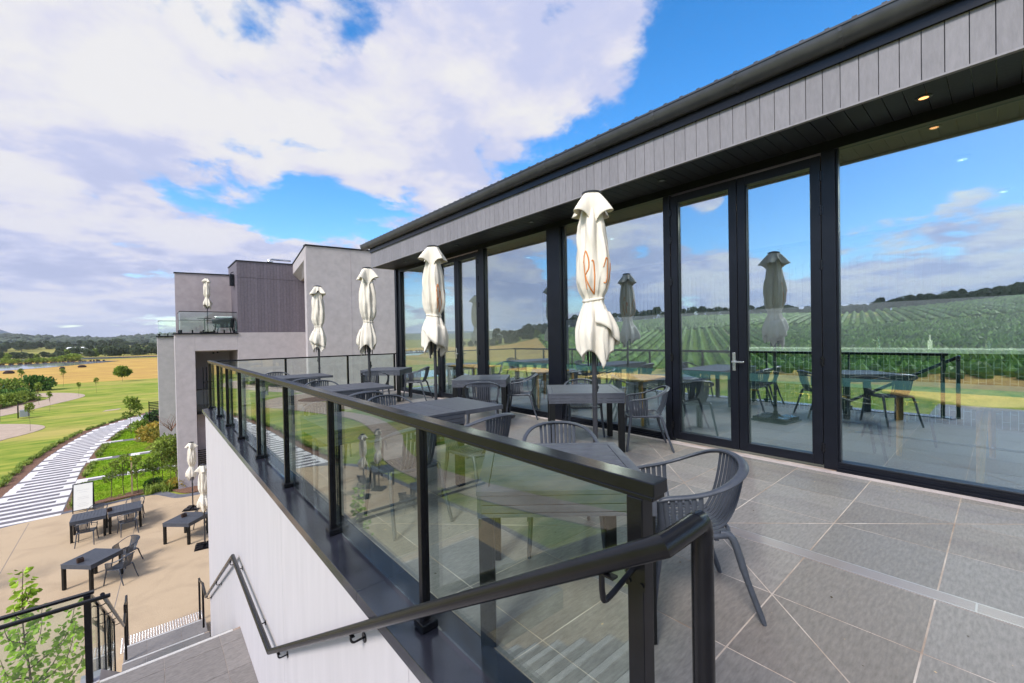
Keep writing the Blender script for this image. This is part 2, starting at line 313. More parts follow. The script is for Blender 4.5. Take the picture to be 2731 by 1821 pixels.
# soffit boards running back to the glass, with recessed lights
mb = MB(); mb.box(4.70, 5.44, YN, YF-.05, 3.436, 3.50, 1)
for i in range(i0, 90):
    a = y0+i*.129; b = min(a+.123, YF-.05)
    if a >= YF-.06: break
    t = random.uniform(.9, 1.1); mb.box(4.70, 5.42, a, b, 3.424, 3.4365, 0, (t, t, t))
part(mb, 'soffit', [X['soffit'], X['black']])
warm = bpy.data.materials.new('warm_lamp'); warm.use_nodes = True; wb = warm.node_tree.nodes['Principled BSDF']; wb.inputs['Emission Color'].default_value = (1, .42, .14, 1); wb.inputs['Emission Strength'].default_value = 1.6; wb.inputs['Base Color'].default_value = (.5, .3, .2, 1)
for j, yy in enumerate((.44, 2.86, 5.30, 7.61, 9.98)):
    mb = MB(); n = 20
    for k in range(n):
        a, b_ = 2*PI*k/n, 2*PI*(k+1)/n
        c = [(5.05+r*math.cos(t), yy+r*math.sin(t), z) for r, z in ((.055, 3.416), (.034, 3.414)) for t in (a, b_)]
        mb.add([c[0], c[1], c[3], c[2]], [(0, 1, 2, 3)])
        mb.add([(5.05+.058*math.cos(a), yy+.058*math.sin(a), 3.424), (5.05+.058*math.cos(b_), yy+.058*math.sin(b_), 3.424), c[1], c[0]], [(0, 1, 2, 3)])
    f = part(mb, 'downlight', X['frame'])
    mb = MB(); mb.cyl((5.05, yy), .034, 3.418, 3.4235, 20)
    g = part(mb, 'lamp', warm if j == 0 else X['bin'], f)
# gutter
mb = MB(); prof = [(4.50, 4.035), (4.505, 3.99), (4.525, 3.945), (4.56, 3.912), (4.60, 3.90), (4.64, 3.912), (4.67, 3.95), (4.675, 4.035)]
inn = [(4.665, 4.03), (4.66, 3.955), (4.635, 3.922), (4.60, 3.91), (4.565, 3.922), (4.535, 3.95), (4.517, 3.99), (4.512, 4.03)]
mb.ext(prof+inn, 'y', YN, YF+.26)
mb.ext(prof+[(4.675, 4.0)], 'y', YF+.25, YF+.262)
mb.ext([(4.492, 4.028), (4.492, 4.046), (4.514, 4.046), (4.514, 4.028)], 'y', YN, YF+.262)
part(mb, 'gutter', X['gutter'], auto=35, smooth=True)
mb = MB(); prof2 = [(4.60+(a-4.60)*1.045, 3.975+(z-3.975)*1.06) for a, z in prof]
for yy in (-1.0, 0, .9, 1.76, 2.655, 3.5, 4.43, 5.66, 6.7, 7.8, 9.0, 10.2, 11.1): 
    mb = MB(); mb.ext(prof2+inn, 'y', yy-.013, yy+.013); part(mb, 'gutter_bracket', X['gutter'])
# roof: ribbed sheet
mb = MB(); mb.ext([(4.56, 4.02), (4.56, 4.055), (10.6, 4.69), (10.6, 4.55), (4.72, 3.93), (4.70, 3.93)], 'y', YN, YF)
yy = YN
while yy < YF: mb.ext([(4.535, 4.055), (4.535, 4.082), (10.6, 4.715), (10.6, 4.69)], 'y', yy, yy+.035); yy += .19
part(mb, 'roof', X['gutter'])
# return end wall and jamb
mb = MB(); mb.box(5.52, 15, YF-.15, YF, 0, 3.42); mb.ext([(4.72, 3.41), (4.72, 3.92), (10.6, 4.55), (10.6, 3.41)], 'y', YF-.05, YF)
part(mb, 'end_wall', X['render_'])
mb = MB(); mb.box(5.36, 5.52, YF-.107, YF, 0, 3.42); mb.box(5.40, 5.5, YF-.29, YF-.109, 0, 3.32); part(mb, 'jamb', X['frame'], bevel=.004)
mb = MB(); mb.box(5.40, 5.50, YN, YF-.11, 3.325, 3.423); part(mb, 'head_beam', X['frame'])
def window(ya, yb, mulls, deep=None):
    f = MB()
    for a, b, x0 in mulls: f.box(x0, 5.50, a, b, 0.0, 3.325)
    f.box(5.40, 5.50, ya, yb, .0, .092); f.box(5.395, 5.40, ya+.01, yb-.01, .075, .088)
    f.box(5.425, 5.49, ya, ya+.02, .092, 3.325); f.box(5.425, 5.49, yb-.02, yb, .092, 3.325)
    f = part(f, 'window', X['frame'], bevel=.003)
    p = MB(); p.box(5.460, 5.470, ya+.02, yb-.02, .092, 3.325); part(p, 'pane', X['glass'], f)
    s_ = MB()
    for i, (x0, z) in enumerate(((5.335, .014), (5.352, .03), (5.37, .022), (5.385, .045))): s_.box(x0, x0+.012, ya, yb, .0, z)
    s_.box(5.335, 5.40, ya, yb, .0, .010); part(s_, 'sill', X['frame'], f)
window(YN, 1.131, [(1.131, 1.25, 5.40)])
window(3.046, 4.949, [(2.955, 3.046, 5.40), (4.949, 5.253, 5.36)])
window(5.253, 7.156, [(7.156, 7.34, 5.40)])
window(9.08, 11.01, [(8.975, 9.08, 5.40)])
def door(ya, yb, hinge_low):
    d = MB(); w = .09
    d.box(5.405, 5.48, ya, ya+w, .03, 3.30); d.box(5.405, 5.48, yb-w, yb, .03, 3.30)
    d.box(5.405, 5.48, ya+w, yb-w, .03, .13); d.box(5.405, 5.48, ya+w, yb-w, 3.20, 3.30)
    for a, b in ((ya+w, ya+w+.01), (yb-w-.01, yb-w)): d.box(5.42, 5.45, a, b, .13, 3.20)
    d = part(d, 'door', X['frame'], bevel=.003)
    p = MB(); p.box(5.455, 5.465, ya+w, yb-w, .13, 3.20); part(p, 'pane', X['glass'], d)
    hy = ya-.004 if hinge_low else yb+.004
    for z in (.22, 1.13, 2.15, 2.72, 3.08):
        h = MB(); h.cyl((5.398, hy), .009, z-.055, z+.055, 10); h.box(5.396, 5.404, hy-.02, hy+.02, z-.04, z+.04)
        for q in (-.03, 0, .03): h.cyl((5.398, hy), .012, z+q-.004, z+q+.004, 10)
        part(h, 'hinge', X['black'], d)
    return d
D1 = door(2.10, 2.945, False); D2 = door(1.258, 2.093, True); door(8.20, 8.968, False); door(7.348, 8.19, True)
for dd, yy in ((D1, 2.145),):
    h = MB(); h.box(5.396, 5.405, yy-.018, yy+.018, .99, 1.21); h.beam((5.40, yy, 1.10), (5.345, yy, 1.10), .018, .018); h.beam((5.35, yy+.01, 1.10), (5.35, yy-.13, 1.10), .016, .02)
    part(h, 'handle', X['steel'], dd, bevel=.003)
h = MB(); h.box(5.396, 5.405, 8.14-.018+.1, 8.14+.018+.1, .97, 1.22); h.beam((5.35, 8.25, 1.09), (5.35, 8.10, 1.09), .016, .02); part(h, 'handle', X['steel'], None, bevel=.003)
# frosted safety band with the mirrored etched name, stuck inside the glass
fros = mat('frosted_band', (.55, .72, .66), .5, 0); 
t_ = fros.node_tree; trn = t_.nodes.new('ShaderNodeBsdfTransparent'); trn.inputs[0].default_value = (.7, .85, .8, 1); mx_ = t_.nodes.new('ShaderNodeMixShader'); mx_.inputs[0].default_value = .4
t_.links.new(t_.nodes['Principled BSDF'].outputs[0], mx_.inputs[1]); t_.links.new(trn.outputs[0], mx_.inputs[2]); t_.links.new(mx_.outputs[0], t_.nodes['Material Output'].inputs[0])
mb = MB()
for a, b in ((YN, 1.11), (1.35, 2.0), (2.19, 2.85), (3.07, 4.93), (5.275, 7.136), (7.44, 8.09), (8.29, 8.87), (9.1, 10.99)): mb.box(5.4725, 5.4735, a, b, .87, .96)
part(mb, 'safety_band', fros)
for yy in (-.02, .88, 2.5, 3.9, 6.4):
    c = bpy.data.curves.new('etched_name', 'FONT'); c.body = "Re'em"; c.size = .062; c.align_x = 'CENTER'; c.align_y = 'CENTER'; c.extrude = .0004
    o = bpy.data.objects.new('etched_name', c); COL.objects.link(o); bpy.context.view_layer.update(); me = bpy.data.meshes.new_from_object(o); bpy.data.objects.remove(o); bpy.data.curves.remove(c)
    o = bpy.data.objects.new('etched_name', me); COL.objects.link(o); me.materials.clear(); me.materials.append(X['frame']); o.parent = B
    o.location = (5.4745-5.4, yy-5, .915); o.rotation_euler = (PI/2, 0, PI/2)
# ---------------------------------------------------------------- room behind the glass
mb = MB(); mb.box(5.54, 10.6, YN, YF-.16, 3.36, 3.42); part(mb, 'ceiling', X['beige'])
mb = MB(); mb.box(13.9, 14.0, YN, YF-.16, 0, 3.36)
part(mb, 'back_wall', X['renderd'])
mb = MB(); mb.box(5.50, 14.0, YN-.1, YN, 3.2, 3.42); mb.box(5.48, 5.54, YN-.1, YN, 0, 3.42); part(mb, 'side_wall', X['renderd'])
mb = MB()
yy = YN
while yy < 8: mb.box(11.0, 11.06, yy, yy+.035, 2.05, 2.95); yy += .12
mb.box(11.06, 11.10, YN, YF-.2, 2.0, 3.42); mb.box(10.6, 11.06, YN, YF-.2, 3.36, 3.42); part(mb, 'ceiling_baffle', mat('baffle_timber', (.05, .055, .07), .6))
struct(MB().box(5.40, 14, YN, YF-.15, -.06, -.004).build('interior_floor', mat('interior_tile', (.045, .062, .07), .35, 0, .2, 3)))
bt = bpy.data.materials.new('stack_tile'); bt.use_nodes = True; q = bt.node_tree; bk = q.nodes.new('ShaderNodeTexBrick'); bk.offset = .5; bk.inputs['Color1'].default_value = (.012, .030, .030, 1); bk.inputs['Color2'].default_value = (.02, .05, .045, 1); bk.inputs['Mortar'].default_value = (.35, .4, .38, 1); bk.inputs['Scale'].default_value = 1; bk.inputs['Mortar Size'].default_value = .004; bk.inputs['Brick Width'].default_value = .22; bk.inputs['Row Height'].default_value = .075
mp = q.nodes.new('ShaderNodeMapping'); mp.inputs['Rotation'].default_value = (0, PI/2, 0); tcx = q.nodes.new('ShaderNodeTexCoord'); q.links.new(tcx.outputs['Object'], mp.inputs[0])
sx = q.nodes.new('ShaderNodeSeparateXYZ'); cx = q.nodes.new('ShaderNodeCombineXYZ'); q.links.new(tcx.outputs['Object'], sx.inputs[0]); q.links.new(sx.outputs[2], cx.inputs[0]); q.links.new(sx.outputs[1], cx.inputs[1]); q.links.new(cx.outputs[0], bk.inputs['Vector']); q.links.new(bk.outputs[0], q.nodes['Principled BSDF'].inputs['Base Color'])
q.nodes['Principled BSDF'].inputs['Roughness'].default_value = .25
for j, (xx, yy) in enumerate([(6.9, .3), (6.9, 2.6), (6.9, 5.0), (6.9, 7.4), (6.9, 9.6), (9.0, 0), (9.0, 3.4), (9.0, 6.8)]):  # invented ceiling lamps, added as fill to brighten the dim room
    mb = MB(); mb.cyl((xx, yy), .07, 3.345, 3.359, 24); f = part(mb, 'added_fill_lamp', X['beige'])
    ld = bpy.data.lights.new('added_fill_light', 'AREA'); ld.shape = 'DISK'; ld.size = .08; ld.energy = 55; ld.color = (1, .86, .68); lo = bpy.data.objects.new('added_fill_light', ld); COL.objects.link(lo); lo.parent = f; lo.location = (xx-5.4, yy-5, 3.33); lo.visible_glossy = True
bar = empty('bar_counter', (9.2, 1, 0), label='long tiled bar counter with pale stone top behind the glass', cat='bar counter')
MB().box(-.0, .6, -4, 2.6, 0, 1.08).build('counter_front', bt, bar)
MB().box(-.12, .7, -4.05, 2.7, 1.08, 1.14).build('counter_top', mat('pale_stone', (.55, .6, .58), .3, 0, .1, 4), bar, bevel=.004)
mb = MB(); mb.tube([(-.2, -4, .32), (-.2, 2.6, .32)], .014, 8)
for yy in (-3, -1.5, 0, 1.3, 2.5): mb.tube([(-.2, yy, 0), (-.2, yy, .33)], .012, 8)
mb.build('foot_rail', mat('brass', (.7, .5, .15), .25, .9), bar, smooth=True)
# bottles and glasses on the counter
for k in range(9):
    yy = -2.9+k*.62+random.uniform(-.08, .08)
    mb = MB(); mb.cyl((9.45+random.uniform(-.15, .2), yy), .03, 1.14, 1.27, 10); mb.cyl((mb.v[0][0]-.03, yy), .012, 1.27, 1.36, 8)
    o = mb.build('bottle', X['whitepaint'] if k % 3 == 0 else X['steel'], smooth='auto'); tag(o, 'bottle standing on the tiled bar counter behind the glass', 'bottle', 'bottles on the bar counter')

# ================================================================== TERRACE
xe = [1.20, 1.40, 2.00, 2.60, 3.17]; xe2 = [3.29, 3.91, 4.53, 5.15, 5.262]
ye = [YN] + [.247+.598*k for k in range(-5, 19)] + [11.26]
mb = MB(); mb.box(1.0, 5.42, YN, 11.36, -.25, -.0012, 1)
mb.box(-.7, 1.0, YN, .62, -.25, -.0012, 1)
g = .0038
def tiles(xs, ys, z0=-.02, z1=0.0):
    for i in range(len(xs)-1):
        for j in range(len(ys)-1):
            if xs[i+1]-xs[i] < .03 or ys[j+1]-ys[j] < .02: continue
            t = random.uniform(.84, 1.13); c = random.uniform(-.03, .03)
            mb.box(xs[i]+g, xs[i+1]-g, ys[j]+g, ys[j+1]-g, z0, z1, 0, (t+c, t, t-c))
yl = [v for v in ye if v <= .62] + [.62]; yh = [.62]+[v for v in ye if v > .62]
tiles([-.7, -.4, .2, .8, 1.40, 2.0, 2.6, 3.17], yl[:-1]+[.845]); 
tiles(xe, [.845]+[v for v in ye if v > .9])
tiles(xe2, ye)
tiles([3.17, 3.29], [1.42]+[v for v in ye if v > 1.5])
# diagonal falls cut into the tiles, pale joints
def line(p, q_, w=.006, z=.0012, mi=1):
    mb.beam((p[0], p[1], z-.001), (q_[0], q_[1], z-.001), w, .002, mi)
line((3.29, 1.42), (5.15, -.36)); line((3.17, 1.42), (1.2, -.53)); line((3.29, 1.42), (5.15, 3.2)); line((3.17, 1.42), (1.2, 3.38))
fl = mb.build('terrace_floor', [X['tile'], X['grout']]); struct(fl)
mb = MB(); mb.box(5.262, 5.335, YN, 11.28, -.02, .006); struct(mb.build('threshold', X['sill']))
dr = MB(); dr.box(3.172, 3.288, YN, 1.415, -.03, -.012)
for x in (3.176, 3.284): dr.box(x-.005, x+.005, YN, 1.415, -.03, .003)
for k in range(8):
    x = 3.188+k*.012; dr.box(x, x+.0055, YN, 1.415, -.012, .002)
yy = .10
while yy > YN: dr.box(3.181, 3.279, yy-.004, yy+.004, -.012, .0025); yy -= 1.2
tag(dr.build('floor_drain', X['grate']), 'narrow steel slot drain set into the grey terrace tiles', 'floor drain')
# white wall under the terrace
tw = empty('terrace_wall', (.93, 5.4, -5.4), label='tall white rendered wall holding up the terrace beside the stairs', cat='wall')
mb = MB(); 
for a, b in ((.55, 1.893), (1.897, 4.5), (4.504, 8.4), (8.404, 11.36)): mb.box(0, .17, a-5.4, b-5.4, 0, 5.34)
mb.box(.004, .16, .56-5.4, 11.35-5.4, 0, 5.33)
mb.build('wall_face', X['plaster'], tw)
MB().box(0.17, 4.6, 11.2-5.4, 11.36-5.4, 0, 5.34).build('end_face', X['plaster'], tw)
mb = MB(); ed = [.55, 2.43, 4.85, 7.25, 9.65, 11.42]
for a, b in zip(ed, ed[1:]): mb.ext([(-.05, 5.35), (.265, 5.35), (.265, 5.404), (.255, 5.412), (-.05, 5.404)], 'y', a-5.4+.0012, b-5.4-.0012)
mb.box(-.045, -.02, .56-5.4, 11.41-5.4, 5.325, 5.352)
mb.build('coping', X['coping'], tw, bevel=.003)
mb = MB(); 
for a, b in zip([.27, 1.7, 3.1], [1.69, 3.09, 4.47]): mb.box(a, b, 11.16-5.4, 11.42-5.4, 5.352, 5.408)
mb.build('coping', X['coping'], tw, bevel=.003)

# balustrade on the coping
bal = empty('glass_balustrade', (1.03, 5.4, 0), label='black framed glass balustrade along the edge of the terrace', cat='balustrade')
mb = MB(); mb.box(-.034, .036, .60-5.4, 11.40-5.4, 1.020, 1.058); mb.box(-.030, .032, .606-5.4, 11.39-5.4, 1.006, 1.0195); mb.build('top_rail', X['black'], bal, bevel=.003)
mb = MB(); mb.box(.04, 4.40, 11.30-5.4, 11.35-5.4, 1.02, 1.052); mb.build('top_rail', X['black'], bal, bevel=.003)
PY = [1.893, 3.277, 4.636, 6.02, 7.394, 8.68, 9.91, 11.325]
for yy in PY:
    mb = MB(); y = yy-5.4
    mb.box(-.028, -.004, y-.018, y+.018, .02, 1.006); mb.box(-.002, .018, y-.015, y+.015, .02, 1.006)
    p = mb.build('post', X['black'], bal, bevel=.003)
    mb = MB(); mb.box(-.047, .043, y-.045, y+.045, .012, .052); mb.build('base_plate', X['black'], p, bevel=.005)
mb = MB(); mb.box(-.030, .022, .638-5.4, .688-5.4, -.2, 1.006); p = mb.build('post', X['black'], bal, bevel=.003)
ends = [.70]+PY
for a, b in zip(ends, ends[1:]):
    MB().box(.0215, .0315, a-5.4+.01, b-5.4-.01, .03, 1.0).build('glass_pane', X['bglass'], bal)
PX = [2.526, 4.009, 5.32]
for xx in PX:
    mb = MB(); mb.box(xx-1.03-.022, xx-1.03+.022, 11.30-5.4, 11.345-5.4, .0, 1.02); mb.build('post', X['black'], bal, bevel=.003)
for a, b in zip([1.06]+PX, PX): MB().box(a-1.03+.024, b-1.03-.024, 11.315-5.4, 11.325-5.4, .05, 1.018).build('glass_pane', X['bglass'], bal)

# stair handrail on the wall
HR = [(1.03, .47, 1.0), (.875, .47, 1.0), (.85, .52, .985), (.85, 4.70, -1.59), (.85, 4.86, -1.62), (.85, 7.02, -1.555), (.85, 7.14, -1.60), (.85, 11.25, -4.02), (.85, 11.4, -4.06), (.85, 12.0, -4.06)]
hr = empty('wall_handrail', (.85, 5, 0), label='black tubular handrail following the stairs down the white wall', cat='handrail')
L = lambda p: (p[0]-.85, p[1]-5, p[2])
mb = MB()
mb.pipe([L(p) for p in ((1.0, .488, .990), (.85, .49, .986), (.85, 4.73, -1.6), (.85, 7.09, -1.555), (.85, 11.29, -4.045), (.85, 12.0, -4.06))], .0262, 24)
mb.build('rail', X['black'], hr, smooth=True, auto=30)
mb = MB(); mb.pipe([L((.99, .4885, .991)), L((1.012, .4885, .990)), L((1.022, .4885, .980)), L((1.027, .4885, .962)), L((1.027, .4885, -.02))], .0262, 24)
mb.build('end_post', X['black'], hr, smooth=True, auto=30)
def bracket(y, z, wallx=.93):
    mb = MB()
    mb.box(-.011, .011, y-5-.035, y-5+.035, z-.031, z-.026)
    mb.tube([L(p) for p in crom([(.85, y, z-.028), (.85, y, z-.062), (.866, y, z-.082), (wallx-.02, y, z-.082), (wallx, y, z-.082)], 5)], .0065, 10)
    mb.sweep([L((wallx-.007, y, z-.082)), L((wallx, y, z-.082))], .028, .028, None, 18)
    mb.build('bracket', X['black'], hr, smooth=True, auto=40)
zz_ = lambda y: 1.0-(y-.48)*2.606/4.25
for y in (2.45, 4.35): bracket(y, zz_(y))
for y in (5.35, 6.85): bracket(y, -1.575)
for y in (7.35, 9.2, 11.0): bracket(y, -1.555-(y-7.09)*.593)
mb = MB(); y = .66; zb = zz_(.66)
mb.tube([L(p) for p in crom([(.85, y-.0, zb-.026), (.852, y, zb-.085), (.87, y, zb-.108), (.97, y, zb-.08), (1.0, y, zb-.072)], 6)], .0075, 12)
mb.box(.84-.85, .862-.85, y-5-.04, y-5+.04, zb-.034, zb-.029)
mb.box(.993-.85, .999-.85, .628-5, .688-5, zb-.13, zb-.02)
for a, b in ((.638, -.035), (.678, -.035), (.638, -.115), (.678, -.115)):
    mb.sweep([L((.989, a, zb+b)), L((.994, a, zb+b))], .0065, .0065, None, 10)
mb.build('bracket', X['black'], hr, smooth=True, auto=40)
for (y0_, z0_) in ((12.0, -4.06),):
    mb = MB(); mb.tube([L((.85, 12.0, -4.06)), L((.85, 12.0, -5.07))], .022, 14); mb.build('end_post', X['black'], hr, smooth=True, auto=40)
    mb = MB(); mb.tube([L((.85, 12.0, -4.06)), L((.85, 12.75, -4.32)), L((.85, 12.95, -4.34)), L((.85, 12.97, -5.4))], .022, 14); mb.build('lower_rail', X['black'], hr, smooth=True, auto=40)

# ================================================================== STAIRS AND LANDINGS
LZ, GZ = -2.64, -5.40
mb = MB()      # flight 1, landing, flight 2, lower landing, two bottom steps: 0 tile 1 grout 2 nosing
def step(y0, y1, z, x0=-.52, x1=.93, base=-5.4, nose=True, tile=False):
    mb.box(x0, x1, y0, y1, base, z-.004, 1)
    xs = [x0, x0+.38, x0+.98, x1] if x0 > -.6 else [x0, -2.32, -1.72, -1.12, -.52, .08, .68, x1]
    ys = [y0, y1] if not tile else tile
    for i in range(len(xs)-1):
        for j in range(len(ys)-1):
            t = random.uniform(.95, 1.2); mb.box(xs[i]+.003, xs[i+1]-.003, ys[j]+.003, ys[j+1]-(.055 if nose and j == len(ys)-2 else .003), z-.02, z, 0, (t, t, t))
    if nose: mb.box(x0+.02 if x0 > -.6 else -.52, x1-.09, y1-.050, y1-.002, z-.012, z+.004, 2); mb.box(x0+.02 if x0 > -.6 else -.52, x1-.09, y1-.002, y1+.004, z-.04, z+.003, 3)
n = 16
for k in range(n-1):
    z = -(k+1)*2.64/n; step(.62+k*.27-.001, .62+(k+1)*.27, z, base=-3.0+0*z)
step(.62+15*.27, 7.20, LZ, x0=-2.9, base=-2.95, tile=[.62+15*.27, 5.10, 5.70, 6.30, 6.90, 7.20])
m2 = 15; dz = (LZ+5.07)/m2
for k in range(m2-1): step(7.20+k*.28-.001, 7.20+(k+1)*.28, LZ-(k+1)*dz)
step(7.20+14*.28, 11.78, -5.07, tile=[11.12, 11.78]); step(11.779, 12.70, -5.235, tile=[11.779, 12.1, 12.70])
st = mb.build('staircase', [X['tile'], X['grout'], X['nosing'], X['black']]); tag(st, 'grey tiled outdoor stairs with pale nosings going down beside the white wall', 'stairs')
# tactile studs on the court at the foot of the stairs
mb = MB(); mb.box(-.60, .93, 12.78, 13.42, GZ+.004, GZ+.008, 1)
for i in range(30):
    for j in range(13): mb.cyl((-.575+i*.051, 12.805+j*.05), .0175, GZ+.008, GZ+.014, 8, .012)
tag(mb.build('tactile_strip', [X['steel'], X['pathtan']]), 'strip of steel tactile studs at the foot of the stairs', 'tactile paving')

# landing and flight balustrade on the open side
lb = empty('stair_balustrade', (-.61, 7.2, LZ), label='black glass balustrade around the tiled stair landing', cat='balustrade')
def Lb(p): return (p[0]+.61, p[1]-7.2, p[2]-LZ)
mb = MB(); mb.beam(Lb((-.55, 7.26, -1.56)), Lb((-3.2, 7.26, -1.56)), .06, .03); mb.build('top_rail', X['black'], lb, bevel=.004)
mb = MB(); mb.beam(Lb((-.40, 7.12, -1.60)), Lb((-3.2, 7.12, -1.60)), .05, .04); mb.build('handrail', X['black'], lb, bevel=.01)
mb = MB(); mb.beam(Lb((-.61, 7.25, -1.555)), Lb((-.61, 11.4, -3.99)), .055, .03); mb.build('top_rail', X['black'], lb, bevel=.004)
mb = MB(); mb.tube([Lb((-.47, 7.10, -1.556)), Lb((-.47, 11.55, -4.20))], .022, 14); mb.tube([Lb((-.47, 11.54, -4.19)), Lb((-.47, 12.1, -4.21))], .022, 14); mb.tube([Lb((-.47, 12.1, -4.05)), Lb((-.47, 12.6, -4.20)), Lb((-.47, 12.9, -4.20)), Lb((-.47, 12.92, -5.4))], .022, 14)
mb.tube([Lb((-.47, 12.1, -4.05)), Lb((-.47, 12.1, -5.2))], .022, 14)
mb.build('handrail', X['black'], lb, smooth=True, auto=40)
sl = lambda y: -1.555-(y-7.25)*.587
posts = [(7.24, LZ), (8.35, None), (9.35, None), (10.35, None), (11.35, None)]
for y, _ in posts:
    mb = MB(); w = .032 if y < 7.5 else .022
    mb.box(-w, w, y-7.2-w, y-7.2+w, sl(y)-1.28-LZ, sl(y)-.016-LZ); mb.build('post', X['black'], lb, bevel=.004)
for a, b in zip(posts, posts[1:]):
    a, b = a[0]+.035, b[0]-.035; mb = MB(); mb.ext([(a-7.2, sl(a)-1.0-LZ), (b-7.2, sl(b)-1.0-LZ), (b-7.2, sl(b)-.05-LZ), (a-7.2, sl(a)-.05-LZ)], 'x', .0, .010); mb.build('glass_pane', X['bglass'], lb)
    y = (a+b)/2; mb = MB(); mb.tube([Lb(p) for p in crom([(-.61, y, sl(y)-.09), (-.55, y, sl(y)-.12), (-.48, y, sl(y)-.1), (-.47, y, sl(y)-.05)], 4)], .007, 8); mb.build('bracket', X['black'], lb, smooth=True)
MB().box(.04-2.6, -.04, .035, .045, .08, 1.06).build('glass_pane', X['bglass'], lb)
mb = MB(); mb.box(-.70, -.52, 11.33, 11.4, 0, .01); 
mb = MB(); mb.ext([(11.2, -5.4), (7.2, -5.4), (7.2, LZ), (7.45, LZ), (11.3, -4.96)], 'x', -.70, -.525); tag(mb.build('stair_wall', X['plaster']), 'low white stringer wall on the open side of the stairs', 'wall')

# ================================================================== FURNITURE
def make_chair():
    r = empty('armchair')
    C_ = X['chair']
    # rim: arms and top of the back in one loop (front of the chair is +y)
    half = [(-.262, .215, .640), (-.272, .17, .655), (-.285, .05, .668), (-.288, -.06, .69), (-.268, -.17, .728), (-.21, -.255, .768), (-.11, -.30, .792)]
    full = half + [(0, -.312, .798)] + [(-x, y, z) for x, y, z in half[::-1]]
    P = crom(full, 5); sd_ = []; ws = []; hs_ = []
    for i, p in enumerate(P):
        o = Vector((p.x, p.y-.05, 0)).normalized(); o.z = -.25; sd_.append(o)
        t = max(0, min(1, (-.05-p.y)/.25)); ws.append(.016+.012*t); hs_.append(.0105+.002*t)
    mb = MB(); mb.sweep(P, ws, hs_, sd_, 10); mb.build('arm_rail', C_, r, smooth=True, auto=50)
    def rimz(y): 
        c = min(P, key=lambda p: abs(p.y-y)+(0 if p.x < 0 else 9)); return c
    mb = MB()
    for i in range(-4, 5):
        u = i*.0335; yb = -.312+u*u*.55; zt = .79-u*u*.25
        pts = crom([(u*1.03, yb+.004, zt), (u, yb+.022, .68), (u*.97, yb+.055, .56), (u*.93, yb+.105, .47), (u*.9, yb+.15, .437)], 4)
        mb.sweep(pts, .0135, .006, (1, 0, 0), 6)
    mb.build('backrest', C_, r, smooth=True, auto=50)
    for s in (-1, 1):
        mb = MB()
        for k in range(6):
            y = .185-k*.036; c = rimz(y); 
            mb.sweep(crom([(s*abs(c.x), y, c.z-.004), (s*(abs(c.x)-.004), y*.97-.002, .57), (s*.252, y*.92-.004, .49), (s*.222, y*.88-.008, .445)], 4), .0055, .013, (1, 0, 0), 6)
        mb.build('side_panel', C_, r, smooth=True, auto=50)
    mb = MB()
    for i in range(-5, 6):
        u = i*.0415; w = .0175
        dep = .018*(1-(u/.22)**2)
        mb.sweep(crom([(u*.95, -.185, .448), (u*.97, -.12, .438-dep*.6), (u, 0, .436-dep), (u, .12, .440-dep*.6), (u, .20, .443), (u, .232, .428)], 3), w, .006, (1, 0, 0), 6)
    loop = [(-.23, -.15, .445), (-.15, -.20, .45), (0, -.205, .45), (.15, -.20, .45), (.23, -.15, .445), (.24, .05, .443), (.235, .19, .44), (.18, .232, .432), (0, .236, .43), (-.18, .232, .432), (-.235, .19, .44), (-.24, .05, .443)]
    mb.sweep(crom(loop+[loop[0]], 3)[:-1], .011, .014, None, 8, closed=True)
    for y in (-.1, .02, .13): mb.beam((-.235, y, .425), (.235, y, .425), .02, .008)
    mb.build('seat', C_, r, smooth=True, auto=50)
    for s in (-1, 1):
        mb = MB(); mb.sweep(crom([(s*.262, .212, .638), (s*.258, .205, .54), (s*.243, .205, .44), (s*.252, .232, .25), (s*.272, .268, 0)], 4), [.012]*4+[.014]*4+[.019]*4+[.017]*4+[.013], [.018]*4+[.02]*4+[.02]*4+[.017]*4+[.013], (1, 0, 0), 8)
        mb.build('leg', C_, r, smooth=True, auto=50)
    for s in (-1, 1):
        mb = MB(); mb.sweep(crom([(s*.21, -.13, .445), (s*.222, -.19, .425), (s*.238, -.255, .22), (s*.255, -.335, 0)], 4), [.018]*4+[.018]*4+[.0155]*4+[.0125], [.02]*4+[.02]*4+[.016]*4+[.012], (1, 0, 0), 8)
        mb.build('leg', C_, r, smooth=True, auto=50)
    return r
CH = make_chair(); used = [False]
def chair(x, y, head, z, label, group):
    o = CH if not used[0] else copy_tree(CH); used[0] = True
    o.location = (x, y, z); o.rotation_euler.z = math.radians(head-90); o.scale = (.93, .93, .975); tag(o, label, 'chair', group); return o

